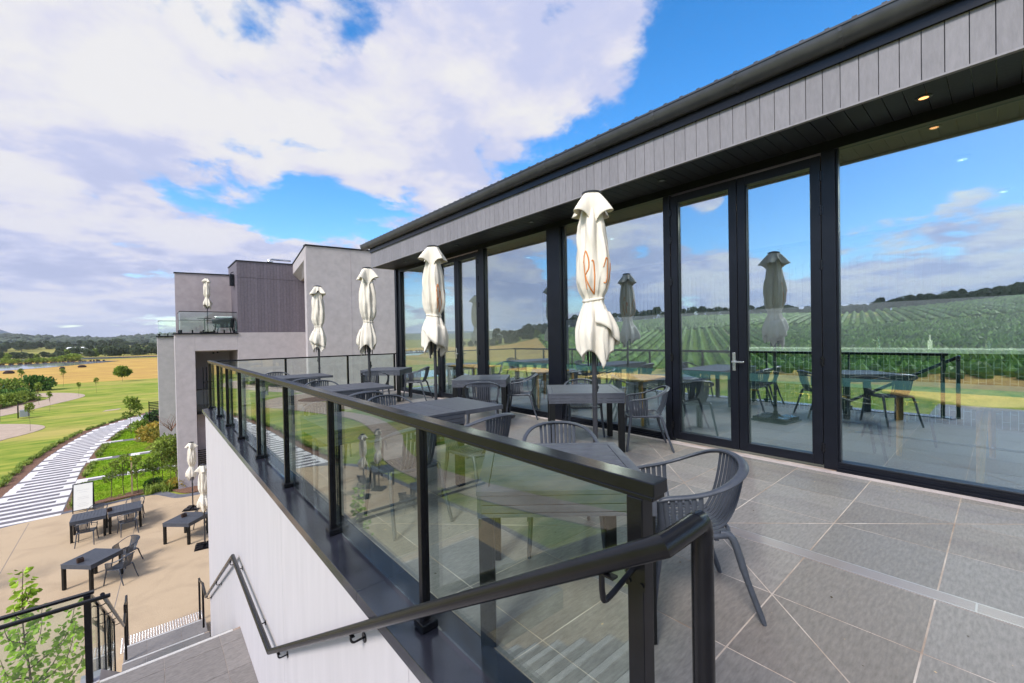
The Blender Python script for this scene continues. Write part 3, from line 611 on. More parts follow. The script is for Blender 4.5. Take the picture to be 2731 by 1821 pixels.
def make_table(sx, sy, name='cafe_table', leaf=0, plank='y'):
    r = empty(name); T = X['table']; mb = MB(); hx, hy = sx/2, sy/2; b = .055
    for a in ((-hx, hx, -hy, -hy+b), (-hx, hx, hy-b, hy), (-hx, -hx+b, -hy+b+.001, hy-b-.001), (hx-b, hx, -hy+b+.001, hy-b-.001)): mb.box(a[0], a[1], a[2], a[3], .716, .740, 0, (1, 1, 1))
    n = 9; span = 2*(hy-b) if plank == 'x' else 2*(hx-b); st_ = span/n
    for k in range(n):
        t = random.uniform(.93, 1.07)
        if plank == 'x': mb.box(-hx+b+.003, hx-b-.003, -hy+b+k*st_+.0025, -hy+b+(k+1)*st_-.0025, .718, .7385, 0, (t, t, t))
        else: mb.box(-hx+b+k*st_+.0025, -hx+b+(k+1)*st_-.0025, -hy+b+.003, hy-b-.003, .718, .7385, 0, (t, t, t))
    mb.box(-hx+.01, hx-.01, -hy+.01, hy-.01, .700, .7155, 0, (.5, .5, .5))
    mb.build('tabletop', T, r, bevel=.0025)
    mb = MB(); ax = hx-.004; ay = hy-.004
    for z0, z1, i in ((.672, .7145, 0), (.634, .668, .001), (.612, .630, .002)):
        for s in (-1, 1):
            mb.box(-ax+.02, ax-.02, min(s*(ay-i), s*(ay-.018)), max(s*(ay-i), s*(ay-.018)), z0, z1, 0, (1, 1, 1))
            mb.box(min(s*(ax-i), s*(ax-.018)), max(s*(ax-i), s*(ax-.018)), -ay+.02, ay-.02, z0, z1, 0, (1, 1, 1))
    for i in (-1, 1):
        for j in (-1, 1): mb.box(min(i*ax, i*(ax-.02)), max(i*ax, i*(ax-.02)), min(j*ay, j*(ay-.02)), max(j*ay, j*(ay-.02)), .608, .7145, 0, (1, 1, 1))
    mb.build('apron', T, r, bevel=.002)
    for i in (-1, 1):
        for j in (-1, 1):
            x, y = i*(hx-.045), j*(hy-.045); mb = MB(); mb.box(x-.036, x+.036, y-.036, y+.036, 0.006, .699); mb.box(x-.03, x+.03, y-.03, y+.03, 0, .006)
            mb.prism([(0, 0), (.001, 0), (.001, .001)], .0, .001) if False else None
            mb.build('leg', T, r, bevel=.004)
    for k in range(int(leaf > 0)):
        mb = MB(); mb.box(hx+.002, hx+leaf, -hy, hy, .695, .7385, 0, (1, 1, 1)); mb.build('extension_leaf', T, r, bevel=.002)
    return r
TB_ = make_table(.94, .94, plank='x')
def table(x, y, rot, z, label, group, src=None, s=None):
    o = copy_tree(src or TB_); o.location = (x, y, z); o.rotation_euler.z = math.radians(rot); tag(o, label, 'table', group); return o
GT, GC = 'slatted tables on the terrace', 'slat-back armchairs on the terrace'
o = make_table(.84, .86, plank='x'); o.location = (1.735, 1.645, 0); o.rotation_euler.z = math.radians(-41); tag(o, 'nearest slatted grey table, right behind the end post of the glass balustrade', 'table', GT)
TB_.location = (4.42, 3.70, 0); TB_.rotation_euler.z = math.radians(-44); tag(TB_, 'grey slatted table by the windows behind the nearest closed umbrella', 'table', GT)
tbv = make_table(.92, .92, plank='y'); tbv.location = (4.54, 6.10, 0); tbv.rotation_euler.z = math.radians(-45); tag(tbv, 'middle of the three grey tables along the windows, its planks showing', 'table', GT)
table(4.40, 9.76, -45, 0, 'farthest grey table by the windows, beside the far corner of the glass front', GT)
lt = make_table(1.28, .85, 'cafe_table', leaf=.48, plank='y'); lt.location = (1.71, 3.875, 0); tag(lt, 'nearest of the three long extended tables parallel to the balustrade', 'table', GT)
o = copy_tree(lt); o.location = (1.72, 6.50, 0); tag(o, 'middle one of the three long extended tables beside the balustrade', 'table', GT)
o = copy_tree(lt); o.location = (1.74, 9.35, 0); tag(o, 'farthest long extended table, close to the far balustrade corner', 'table', GT)
for x, y, h, l in [(2.215, 1.165, 138, 'grey armchair nearest the camera, turned sideways behind the handrail post'),
                   (2.22, 2.06, 229, 'grey armchair at the far side of the nearest table, its back seen over the tabletop'),
                   (2.28, 3.12, 92, 'grey armchair at the nearest long table, right one of the two with backs to camera'),
                   (1.57, 3.17, 88, 'grey armchair seen through the balustrade glass, left one at the nearest long table'),
                   (2.12, 4.55, 268, 'grey armchair on the far side of the nearest long table, right one'),
                   (1.45, 4.58, 272, 'grey armchair on the far side of the nearest long table, left one by the glass'),
                   (2.12, 5.62, 91, 'dark backed armchair in front of the middle long table'),
                   (2.16, 7.18, 268, 'armchair behind the middle long table, pale curved back above the tabletop'),
                   (2.16, 8.42, 90, 'dark backed armchair in front of the farthest long table'),
                   (2.10, 10.05, 270, 'armchair behind the farthest long table near the far glass'),
                   (4.83, 3.03, 130, 'slat-back armchair to the right of the window table behind the umbrella'),
                   (4.86, 4.06, 229, 'armchair pushed under the window table behind the umbrella, back against the glass'),
                   (5.08, 5.68, 132, 'armchair between two window tables, facing left beside the wide column'),
                   (3.98, 5.36, 50, 'armchair with its slatted back to the camera at the middle window table'),
                   (3.82, 9.10, 50, 'armchair with its back to the camera at the farthest window table'),
                   (4.86, 9.16, 132, 'armchair on the right side of the farthest window table')]:
    chair(x, y, h, 0, l, GC)
# lower court
GT2, GC2 = 'tables on the gravel court below', 'armchairs on the gravel court below'
table(-1.31, 17.2, -45, GZ, 'grey table nearest the stairs on the gravel court, two chairs on its right', GT2, tbv)
table(.93, 18.72, -44, GZ, 'grey table on the gravel court close to the white wall corner', GT2)
table(-1.70, 21.50, 0, GZ, 'left one of the two joined grey tables by the signboard', GT2, tbv); table(-.75, 21.54, 2, GZ, 'right one of the two joined grey tables on the gravel court', GT2, tbv)
for x, y, h, l in [(-.72, 16.72, 138, 'armchair in front at the right of the table nearest the stairs'), (-.62, 17.86, 222, 'armchair behind at the right of the table nearest the stairs'),
                   (-1.72, 20.72, 84, 'armchair on the near side of the two joined tables, left one'), (-.66, 20.80, 100, 'armchair on the near side of the two joined tables, right one'),
                   (-1.55, 22.32, 262, 'armchair on the far side of the joined tables, next to the signboard'), (-.48, 22.38, 266, 'armchair on the far side of the joined tables, right one'),
                   (1.5, 19.4, 225, 'armchair half hidden behind the court table by the white wall')]:
    chair(x, y, h, GZ, l, GC2)
# court left of the frame, seen mirrored in the balustrade
table(-6.2, 19.3, 10, GZ, 'court table under closed umbrellas, seen mirrored in the balustrade glass, far one', GT2); table(-6.5, 15.9, 20, GZ, 'court table seen mirrored in the balustrade glass, near one', GT2)
for x, y, h, l in [(-5.2, 18.9, 170, 'court armchair on the right of the farther mirrored table'), (-6.3, 20.2, 270, 'court armchair behind the farther mirrored table'), (-5.6, 15.6, 165, 'court armchair right of the nearer mirrored table'), (-6.9, 16.7, 280, 'court armchair behind the nearer mirrored table')]: chair(x, y, h, GZ, l, GC2)
for x, y, l in [(-1.55, 17.0, 'small dark timber box on the table nearest the stairs'), (.86, 18.85, 'small dark timber box on the court table by the white wall'), (-1.17, 21.42, 'small dark timber box on the two joined court tables')]:
    mb = MB(); z = GZ+.74
    c = empty('cutlery_box', (x, y, z), .3, label=l, cat='cutlery box', group='boxes on the court tables')
    mb.box(-.07, .07, -.055, .055, 0, .012); mb.box(-.07, .07, -.055, -.045, .012, .11); mb.box(-.07, .07, .045, .055, .012, .11); mb.box(-.07, -.06, -.045, .045, .012, .11); mb.box(.06, .07, -.045, .045, .012, .11)
    mb.build('box', X['caddy'], c, bevel=.003); MB().box(-.055, .055, -.04, .04, .02, .085).build('contents', X['chair'], c)
# indoor furniture
def timber_table(x, y, rot, label):
    r = empty('timber_table', (x, y, 0), math.radians(rot), label=label, cat='table', group='timber tables indoors')
    MB().box(-.62, .62, -.56, .56, .712, .75).build('tabletop', X['oak'], r, bevel=.012)
    for i in (-1, 1):
        for j in (-1, 1): MB().beam((i*.50, j*.44, .712), (i*.50, j*.46, 0), .062, .062, w2=.042, h2=.042).build('leg', X['oak'], r, bevel=.012)
timber_table(6.42, .12, 40, 'timber dining table indoors at the right edge behind the glass')
timber_table(6.35, 4.22, 4, 'timber dining table indoors seen right of the nearest umbrella')
timber_table(6.45, 6.55, -3, 'timber dining table indoors behind the middle window')
timber_table(6.45, 8.75, 0, 'timber dining table indoors behind the far doors')
for x, y, h, l in [(6.5, -.95, 95, 'dark indoor chair in front of the right timber table'), (6.15, 1.15, 290, 'dark indoor chair left of the right timber table'), (7.3, .9, 220, 'dark indoor chair behind the right timber table'), (6.3, 3.3, 85, 'dark indoor chair at the timber table right of the umbrella, near side'), (7.4, 4.5, 190, 'dark indoor chair behind the timber table between umbrellas'), (6.4, 5.6, 80, 'dark indoor chair near the middle timber table'), (7.5, 6.7, 190, 'dark indoor chair beside the middle timber table'), (6.6, 7.6, 260, 'dark indoor chair behind the middle timber table'), (7.4, 9.0, 180, 'dark indoor chair behind the far doors'), (8.3, 2.6, 10, 'dark indoor chair by the end of the tiled bar'), (8.3, 1.3, 0, 'dark indoor chair in front of the tiled bar')]:
    chair(x, y, h, 0, l, 'chairs in the dining room')

# ================================================================== UMBRELLAS
def interp_(T, x):
    for (a, u), (b, v) in zip(T, T[1:]):
        if x <= b: return u+(v-u)*max(0, (x-a)/(b-a))
    return T[-1][1]
def make_umbrella(seed, printed=False, H=2.76, tilt=0):
    rnd = random.Random(seed); r = empty('closed_umbrella'); T = Matrix.Translation((0, 0, 0))
    mb = MB(); mb.cyl((0, 0), .0225, .06, H-.05, 14); mb.cyl((0, 0), .030, .78, .80, 14)
    mb.box(.018, .04, -.012, .012, .93, 1.05); mb.cyl((.045, 0), .016, .955, .985, 10)
    mb.build('pole', X['pole'], r, smooth=True, auto=40)
    mb = MB(); mb.box(-.28, .28, -.28, .28, .0, .025); mb.cyl((0, 0), .036, .025, .16, 14)
    for i in (-1, 1):
        for j in (-1, 1): mb.box(min(i*.03, i*.25), max(i*.03, i*.25), min(j*.03, j*.25), max(j*.03, j*.25), .026, .075)
    mb.build('base', X['black'], r, bevel=.012)
    mb = MB(); mb.cyl((0, 0), .086, H-.022, H-.008, 28, .088); mb.cyl((0, 0), .088, H-.008, H+.012, 28, .03); mb.build('cap', X['pole'], r, smooth=True, auto=30)
    n = 128
    ph = [rnd.uniform(0, 2*PI) for _ in range(6)]; tw = rnd.uniform(-.5, .5)
    def body_r(th, z):       # folded cloth below the hood
        if z > 1.80:
            T_ = [(1.80, .096), (1.86, .128), (1.95, .152), (2.10, .156), (2.30, .143), (2.45, .122), (2.60, .082), (2.7, .07)]; base = interp_(T_, z); amp = .17
        elif z > 1.74: base = .092; amp = .10
        else:
            k = (1.74-z)/.55; base = .095+.085*math.sin(min(1, k*1.5)*PI*.5)-.06*max(0, k-.45); amp = .10+.16*k
        f = amp*(.55*math.cos(4*th+ph[0]+2.2*tw*z)+.45*math.cos(7*th+ph[1]-1.5*z)+.30*math.cos(11*th+ph[2]+2.5*z)-.62*abs(math.sin(4.5*th+ph[3]+1.2*z+noise.noise(Vector((z*2.5, seed, 0)))*2))**.6) + .05*math.cos(2*th+ph[3]+3*z)
        f += .09*noise.noise(Vector((math.cos(th)*2.2, math.sin(th)*2.2, z*3.1+seed)))*2
        return base*(1+f)*(1 if z > .9 else 1)
    def hem(th): return 1.20 + .15*abs(math.sin(2*th+ph[4]))**.8 + .06*math.sin(th+ph[5])
    def bend(p):             # the tied cloth leans a little
        k = max(0, (1.9-p[2]))*.10; return (p[0]+k*math.cos(ph[5])*.35, p[1]+k*math.sin(ph[5])*.35, p[2])
    rows = []
    zs = [i/60 for i in range(61)]
    for t in zs:
        row = []
        for k in range(n):
            th = 2*PI*k/n; z = 2.60+(hem(th)-2.60)*t; rr = body_r(th, z); row.append(bend((rr*math.cos(th), rr*math.sin(th), z)))
        rows.append(row)
    mb = MB(); vs = [p for row in rows for p in row]; fs = [(i*n+k, (i+1)*n+k, (i+1)*n+(k+1) % n, i*n+(k+1) % n) for i in range(len(rows)-1) for k in range(n)]
    # a second, inner layer so that the cloth is a folded sleeve with thickness
    o_ = len(vs); last = (len(rows)-1)*n
    for j, (s, dz_) in enumerate(((.86, .02), (.6, .16))):
        for k in range(n): p = rows[-1][k]; vs.append((p[0]*s, p[1]*s, p[2]+dz_))
    for k in range(n):
        fs.append((last+k, o_+k, o_+(k+1) % n, last+(k+1) % n)); fs.append((o_+k, o_+n+k, o_+n+(k+1) % n, o_+(k+1) % n))
    mb.add(vs, fs); can = mb.build('canopy', X['cloth'], r, smooth=True)
    # loose wrapped flap on the skirt: an outer fold spiralling down
    mb = MB(); a0 = ph[3]; m = 26; vs = []; fs = []
    for i in range(m+1):
        t = i/m; th = a0+t*2.5
        zt = 1.70-.08*t; zb = 1.56-.30*t+.03*math.sin(9*t)
        for q in range(7):
            u = q/6; z = zt+(zb-zt)*u; rr = body_r(th, max(z, 1.25))*1.03+.012+.028*math.sin(u*PI*.5)*(.4+.6*math.sin(t*PI)); vs.append(bend((rr*math.cos(th), rr*math.sin(th), z)))
    for i in range(m):
        for q in range(6): fs.append((i*7+q, i*7+q+1, (i+1)*7+q+1, (i+1)*7+q))
    mb.add(vs, fs); fo = mb.build('fold', X['cloth'], can, smooth=True); sm = fo.modifiers.new('thick', 'SOLIDIFY'); sm.thickness = .006
    # hood
    mb = MB(); nh = 96; hr_ = []
    rot0 = rnd.uniform(-.2, .2)
    for i in range(15):
        t = i/14; row = []
        for k in range(nh):
            th = 2*PI*k/nh; q4 = math.cos(4*(th+rot0)); fr = q4*.5+.5; corner = fr**2.4; dip = (1-fr)**2.2; side = math.cos(2*(th+rot0)+PI/2)
            arch = dip*(side > 0); pin = dip*(side <= 0)
            rb = .078+(.042+.118*corner)*t**.85-.03*pin*t**2+.012*arch*t
            zb = 2.738-(.175*corner+.20*(1-corner)+.13*pin-.09*arch)*t+.012*math.sin(3*th+ph[1])*t
            row.append((rb*math.cos(th), rb*math.sin(th), zb))
        hr_.append(row)
    vs = [p for row in hr_ for p in row]; fs = [(i*nh+k, (i+1)*nh+k, (i+1)*nh+(k+1) % nh, i*nh+(k+1) % nh) for i in range(14) for k in range(nh)]
    mb.add(vs, fs); v_ = mb.build('hood', X['cloth'], r, smooth=True); sm = v_.modifiers.new('thick', 'SOLIDIFY'); sm.thickness = .005; sm.offset = -1
    # tie strap
    mb = MB(); P = []
    for k in range(48):
        th = 2*PI*k/48; z = 1.775+.012*math.sin(th+ph[2]); rr = body_r(th, 1.77)+.004; P.append(bend((rr*math.cos(th), rr*math.sin(th), z)))
    mb.sweep(P, .004, .012, [Vector((p[0], p[1], 0)).normalized() for p in P], 6, closed=True)
    mb.build('strap', X['cloth'], r, smooth=True)
    mb = MB()
    for k in range(8):
        th = 2*PI*k/8+.3; mb.tube([(.055*math.cos(th), .055*math.sin(th), 1.6), (.062*math.cos(th), .062*math.sin(th), 1.22-.05*(k % 2))], .007, 6)
    mb.build('rib', X['pole'], r, smooth=True)
    if printed:
        mb = MB()
        def surf(a, z): rr = body_r(a, z)+.0025; return Vector(bend((rr*math.cos(a), rr*math.sin(a), z)))
        def stroke(pts):
            Q = [surf(a, z) for a, z in [(p.x, p.y) for p in crom([(a, z, 0) for a, z in pts], 7)]]
            mb.sweep(Q, .0022, .0062, [Vector((q.x, q.y, 0)).normalized() for q in Q], 6)
        f = printed
        stroke([(f-.62, 1.86), (f-.66, 2.02), (f-.66, 2.17)]); stroke([(f-.70, 2.10), (f-.55, 2.20), (f-.36, 2.13), (f-.36, 2.04), (f-.60, 1.99)]); stroke([(f-.60, 1.99), (f-.3, 1.87), (f-.02, 1.82)])
        stroke([(f-.02, 1.82), (f+.0, 1.98), (f-.06, 2.10), (f-.18, 2.11)])
        stroke([(f+.52, 2.05), (f+.60, 2.13), (f+.72, 2.10), (f+.74, 2.0), (f+.70, 1.92), (f+.58, 1.92)]); stroke([(f+1.2, 2.10), (f+1.08, 1.95), (f+1.02, 1.87)]); stroke([(f+1.0, 2.22), (f+1.06, 2.25), (f+1.10, 2.20), (f+1.04, 2.17)])
        mb.build('printed_mark', X['orange'], can, smooth=True)
    return r
GU = 'closed cream umbrellas'
towards = math.atan2(-2.46, -3.11)
U1 = make_umbrella(3, printed=towards); U1.location = (3.11, 2.46, 0)
U1.rotation_euler.z = .12; tag(U1, 'nearest and largest closed cream umbrella with orange lettering on the cloth', 'umbrella', GU)
U2 = make_umbrella(11, printed=math.atan2(-5.3, -3.1)+.9); U2.location = (3.1, 5.28, 0); tag(U2, 'second closed cream umbrella on the terrace, in front of the far glass doors', 'umbrella', GU)
U3 = make_umbrella(23)
for src, x, y, z, rz, l in [(U3, 3.06, 7.55, 0, .4, 'third closed cream umbrella on the terrace, against the grey wall beside the eaves'), (None, 3.12, 10.72, 0, 2.0, 'farthest and smallest looking closed cream umbrella on the terrace, by the far balustrade'),
                            (None, 1.30, 21.92, GZ, 1.1, 'closed cream umbrella on the gravel court behind the table by the white wall'), (None, 1.34, 17.6, GZ, 3.0, 'closed cream umbrella half hidden by the corner of the white wall'),
                            (None, -5.8, 18.7, GZ, 4.0, 'left court umbrella seen mirrored in the balustrade glass'), (None, -4.9, 18.2, GZ, 5.2, 'right court umbrella seen mirrored in the balustrade glass'),
                            (None, 2.35, 26.3, 1.95, 5.0, 'closed cream umbrella on the upper balcony of the grey building')]:
    o = src or copy_tree(U3); o.location = (x, y, z); o.rotation_euler.z = rz; tag(o, l, 'umbrella', GU)

# ================================================================== SIGNBOARD
sg = empty('signboard', (-2.13, 25.0, GZ), label='white A-frame signboard with dark frame standing at the edge of the gravel court', cat='signboard')
for s, nm in ((-1, 'front_board'), (1, 'back_board')):
    T = Matrix.Rotation(s*-.23, 4, 'X') @ Matrix.Translation((0, 0, 0)); T = Matrix.Translation((0, 0, 1.12)) @ Matrix.Rotation(s*.24, 4, 'X')
    mb = MB(); mb.box(-.29, .29, -.006, .006, -1.05, -.02, 0, None, T)
    f = mb.build(nm, X['whitepaint'], sg)
    mb = MB()
    for a in ((-.31, -.28, -1.15, 0), (.28, .31, -1.15, 0), (-.28, .28, -.03, 0), (-.28, .28, -1.08, -1.05)): mb.box(a[0], a[1], -.012, .012, a[2], a[3], 0, None, T)
    mb.build('frame', X['frame'], f)
    if s == -1:
        mb = MB()
        for z, w in ((-.28, .18), (-.36, .12), (-.56, .16), (-.62, .17), (-.80, .12), (-.86, .17), (-.92, .14)): mb.box(-w, w, -.0085, -.0062, z-.004, z+.004, 0, None, T)
        mb.build('faint_text', mat('faint_ink', (.5, .5, .48), .8), f)

# ================================================================== NEIGHBOURING BUILDING
NB = empty('grey_hotel_building', (1, 25.2, GZ), label='grey rendered neighbouring building with dark cladding, balconies and a sloping roof hood', cat='building')
def nb(mb, name, m, parent=None, **k):
    mb.v = [(v[0]-1, v[1]-25.2, v[2]-GZ) for v in mb.v]; return mb.build(name, m, parent or NB, **k)
mb = MB(); mb.box(.98, 1.735, 25.2, 25.75, GZ, 1.86); mb.box(1.738, 3.465, 25.2, 25.9, 1.06, 1.86); mb.box(3.468, 7.0, 25.2, 25.9, GZ, 1.93); nb(mb, 'wall', X['render_'], bevel=.006)
mb = MB(); mb.box(.93, 3.50, 25.14, 26.9, 1.862, 1.92); nb(mb, 'balcony_slab', X['frame'])
mb = MB(); i = 0; x = 3.50
mb.ext([(3.50, 1.935), (6.75, 1.935), (6.75, 5.60), (3.50, 5.53)], 'y', 25.24, 28)
while x < 6.74:
    t = random.uniform(.9, 1.1); zt = 5.55+(x-3.5)*.02
    mb.box(x, min(x+.145, 6.75), 25.215, 25.24, 1.94, 4.72, 0, (t, t, t)); mb.box(x, min(x+.145, 6.75), 25.215, 25.24, 4.74, zt, 0, (t, t, t)); x += .15
nb(mb, 'cladding', X['clad'])
mb = MB(); mb.ext([(3.46, 5.54), (6.3, 5.60), (6.3, 5.64), (3.46, 5.585)], 'y', 25.18, 28); nb(mb, 'parapet_cap', X['frame'])
# upper wall behind the balcony
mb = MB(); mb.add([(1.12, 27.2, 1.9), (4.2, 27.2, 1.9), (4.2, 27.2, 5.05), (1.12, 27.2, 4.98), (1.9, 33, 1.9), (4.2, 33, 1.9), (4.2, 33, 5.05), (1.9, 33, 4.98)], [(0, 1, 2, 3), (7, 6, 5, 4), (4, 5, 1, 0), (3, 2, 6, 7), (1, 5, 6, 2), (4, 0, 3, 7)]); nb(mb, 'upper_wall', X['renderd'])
mb = MB(); mb.ext([(1.09, 4.985), (4.2, 5.06), (4.2, 5.11), (1.09, 5.03)], 'y', 27.16, 27.5); nb(mb, 'parapet_cap', X['frame'])
mb = MB(); mb.box(3.30, 3.47, 25.9, 26.15, 4.35, 4.95); mb.tube([(3.36, 26, 4.95), (3.36, 26, 5.02), (3.47, 26, 5.08)], .02, 8); nb(mb, 'wall_unit', X['frame'])
# tall wall and sloping hood
mb = MB(); mb.ext([(6.10, GZ), (14, GZ), (14, 6.42), (6.10, 6.20)], 'y', 22.75, 23.1); mb.ext([(6.75, GZ), (14, GZ), (14, 6.0), (6.75, 5.8)], 'y', 23.1, 29); nb(mb, 'tall_wall', X['render_'])
mb = MB(); mb.box(8.32, 8.332, 22.742, 22.7505, GZ, 6.24); nb(mb, 'control_joint', X['renderd'])
A, B_, C2, F2 = (6.095, 22.76, 6.20), (6.095, 25.23, 5.60), (6.095, 25.23, 5.08), (6.095, 22.95, 5.56)
D2_, E2 = (6.46, 25.23, 4.74), (6.46, 23.15, 5.0)
mb = MB(); mb.add([A, B_, C2, F2, (7.0, 22.76, 6.22), (7.0, 25.23, 5.62), D2_, E2, (7.0, 25.23, 4.74), (7.0, 23.15, 5.0)], [(0, 3, 2, 1), (0, 1, 5, 4), (3, 7, 6, 2), (7, 9, 8, 6), (1, 2, 6, 8, 5), (0, 4, 9, 7, 3), (4, 5, 8, 9)]); nb(mb, 'roof_hood', X['render_'])
mb = MB(); mb.beam((6.09, 22.74, 6.235), (6.09, 25.2, 5.635), .06, .05); mb.ext([(6.07, 6.215), (14, 6.44), (14, 6.50), (6.07, 6.27)], 'y', 22.70, 23.1); nb(mb, 'parapet_cap', X['frame'])
mb = MB(); mb.tube([(5.2, 26.5, 5.6), (5.2, 26.5, 5.95), (5.35, 26.5, 6.0), (6.3, 26.5, 6.0)], .05, 10); mb.tube([(5.35, 26.4, 5.6), (5.35, 26.4, 5.85), (5.1, 26.4, 5.87)], .06, 10); nb(mb, 'roof_duct', X['steel'], smooth=True)
# recess below the balcony
mb = MB(); mb.box(1.735, 3.47, 28.2, 28.3, GZ, 1.06); nb(mb, 'recess_wall', X['plaster'])
mb = MB(); mb.box(1.6, 1.735, 25.76, 28.2, GZ, 1.06); mb.box(3.47, 3.6, 25.9, 28.2, GZ, 1.06); nb(mb, 'recess_side', X['render_'])
mb = MB(); mb.box(1.735, 3.47, 25.9, 28.2, 1.0, 1.06); nb(mb, 'recess_ceiling', X['plaster'])
mb = MB(); mb.box(1.735, 3.47, 25.3, 28.2, -2.0, -1.86); nb(mb, 'recess_floor', X['frame'])
mb = MB(); mb.box(2.55, 2.62, 26.5, 26.6, .86, 1.0); mb.box(2.75, 2.82, 26.8, 26.9, .9, 1.0); nb(mb, 'wall_lamp', X['black'])
mb = MB(); mb.box(1.75, 3.46, 25.28, 25.29, -1.84, -.82); nb(mb, 'glass_pane', X['bglass'])
mb = MB(); mb.box(1.74, 3.465, 25.26, 25.31, -.83, -.79); nb(mb, 'top_rail', X['black'])
mb = MB()
for k in range(9): mb.box(2.15+k*.14, 2.19+k*.14, 27.0, 27.03, -1.86, .2)
mb.box(2.15, 3.4, 26.995, 27.035, -.6, -.56); nb(mb, 'slat_screen', X['black'])
mb = MB()
for k in range(16): mb.box(1.74, 3.46, 25.5, 25.53, GZ+.1+k*.1, GZ+.145+k*.1)
mb.box(1.74, 1.77, 25.5, 25.56, GZ, GZ+3.4); nb(mb, 'louvre', X['black'])
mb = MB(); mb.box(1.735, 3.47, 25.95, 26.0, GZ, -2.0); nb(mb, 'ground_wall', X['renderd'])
# balcony balustrades
def nbal(x0, x1, y, z, dep):
    mb = MB(); mb.box(x0, x1, y, y+.03, z+1.01, z+1.045); mb.box(x0, x0+.03, y+.03, y+dep, z+1.01, z+1.045); r = nb(mb, 'balcony_rail', X['black'])
    mb = MB(); mb.box(x0, x0+.02, y, y+.02, z, z+1.01); mb.box(x0+.03, x1, y+.01, y+.02, z+.06, z+1.0); nb(mb, 'glass_pane', X['bglass'], r)
    mb = MB(); mb.box(x0+.005, x0+.015, y+.04, y+dep, z+.06, z+1.0); nb(mb, 'glass_pane', X['bglass'], r)
    mb = MB(); k = x0+.06
    while k < x1: nb(MB().box(k-.03, k+.03, y-.01, y+.04, z, z+.15), 'glass_clamp', X['black'], r); k += .42
    for q in range(4): nb(MB().box(x0-.02, x0+.04, y+.2+q*.35, y+.26+q*.35, z, z+.15), 'glass_clamp', X['black'], r)
nbal(1.18, 3.47, 25.24, 1.92, 1.9)
mb = MB(); mb.box(1.19, 3.5, 27.1, 27.13, 2.6, 2.63); nb(mb, 'inner_rail', X['black'])
# left wing far behind
mb = MB(); mb.box(.54, 3.0, 37.3, 39, -5.6, 1.88); nb(mb, 'wing_wall', X['render_']); mb = MB(); mb.box(.48, 3.0, 37.22, 39, 1.88, 1.96); nb(mb, 'balcony_slab', X['frame']); nbal(.62, 1.6, 37.4, 1.96, 2.0)
# balcony furniture
bt_ = empty('bistro_table', (2.2, 26.0, 1.92), label='small dark bistro table on the upper balcony beside the umbrella', cat='table')
mb = MB(); mb.cyl((0, 0), .3, .72, .74, 20); mb.build('tabletop', X['frame'], bt_); mb = MB(); mb.cyl((0, 0), .03, .02, .72, 10); mb.cyl((0, 0), .2, 0, .02, 16); mb.build('leg', X['frame'], bt_)
lc = empty('lounge_chair', (2.98, 25.85, 1.92), -.3, label='covered grey lounge chair on the upper balcony behind glass', cat='chair')
MB().add([(-.36, -.36, .28), (.36, -.36, .28), (.36, .36, .28), (-.36, .36, .28), (-.46, -.42, .68), (.42, -.42, .76), (.42, .42, .8), (-.46, .42, .72)], [(3, 2, 1, 0), (4, 5, 6, 7), (0, 1, 5, 4), (1, 2, 6, 5), (2, 3, 7, 6), (3, 0, 4, 7)]).build('body', X['chair'], lc, bevel=.04)
MB().box(-.40, .38, .05, .38, .74, .86).build('cushion', X['steel'], lc, bevel=.04)
for i in (-1, 1):
    for j in (-1, 1): MB().beam((i*.3, j*.3, .28), (i*.36, j*.36, 0), .04, .04).build('leg', X['frame'], lc)
# slat fence at the end of the striped path
sf = empty('slat_screen', (.02, 43.5, GZ-.1), label='black horizontal slat screen beside the far end of the striped path', cat='screen')
mb = MB()
for k in range(19): mb.box(0, .9, 0, .03, .08+k*.125, .145+k*.125)
mb.build('slat_panel', X['black'], sf); 
for x in (0, .86): MB().box(x-.03, x+.03, .031, .09, 0, 2.45).build('post', X['black'], sf)

# ================================================================== TERRAIN
def sstep(a, b, x): t = max(0, min(1, (x-a)/(b-a))); return t*t*(3-2*t)
EL = [(-180, 1.2), (-130, 2.0), (-100, 2.5), (-91, 2.55), (-86, 2.2), (-79, 1.75), (-74, 1.9), (-64, 2.0), (-56, 1.6), (-50, 1.2), (-44, .5), (-38, .0), (-30, -.6), (0, -.6), (180, -.6)]
def interp(T, x):
    for (a, u), (b, v) in zip(T, T[1:]):
        if a <= x <= b: return u+(v-u)*(x-a)/(b-a)
    return T[0][1]
def height(x, y):
    r = math.hypot(x, y); az = math.degrees(math.atan2(x, y)); h = GZ-.05
    if x < 0:
        E = interp(EL, az)
        w = sstep(-36, -46, az) if az > -90 else 1
        if E > -.5 and r > 60:
            top = 470*math.tan(math.radians(E))+6.9
            h += w*max(0, top)*sstep(45, 480, r)**.9
            if r > 520: h -= w*sstep(520, 900, r)*8
    # far wooded hills (ahead) and blue mountains
    nn = noise.noise(Vector((x*.0021+3, y*.0021, 0)))
    fw = 1-sstep(35, 60, abs(az+4))
    h += fw*(sstep(640, 760, r)*5 + sstep(800, 1900, r)*(23+14*nn+6*math.sin(az*.45)))*(1 if r < 1900 else 1-sstep(1900, 2600, r))
    bw = sstep(2500, 4200, r)*(1-sstep(4800, 6500, r))
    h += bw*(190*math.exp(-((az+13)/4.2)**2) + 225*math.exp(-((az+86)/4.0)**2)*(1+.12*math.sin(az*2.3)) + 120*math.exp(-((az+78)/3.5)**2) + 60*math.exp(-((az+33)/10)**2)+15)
    return h
AZS = [-180+i*3 for i in range(30)] + [-90+i*.75 for i in range(160)] + [30+i*6 for i in range(26)]
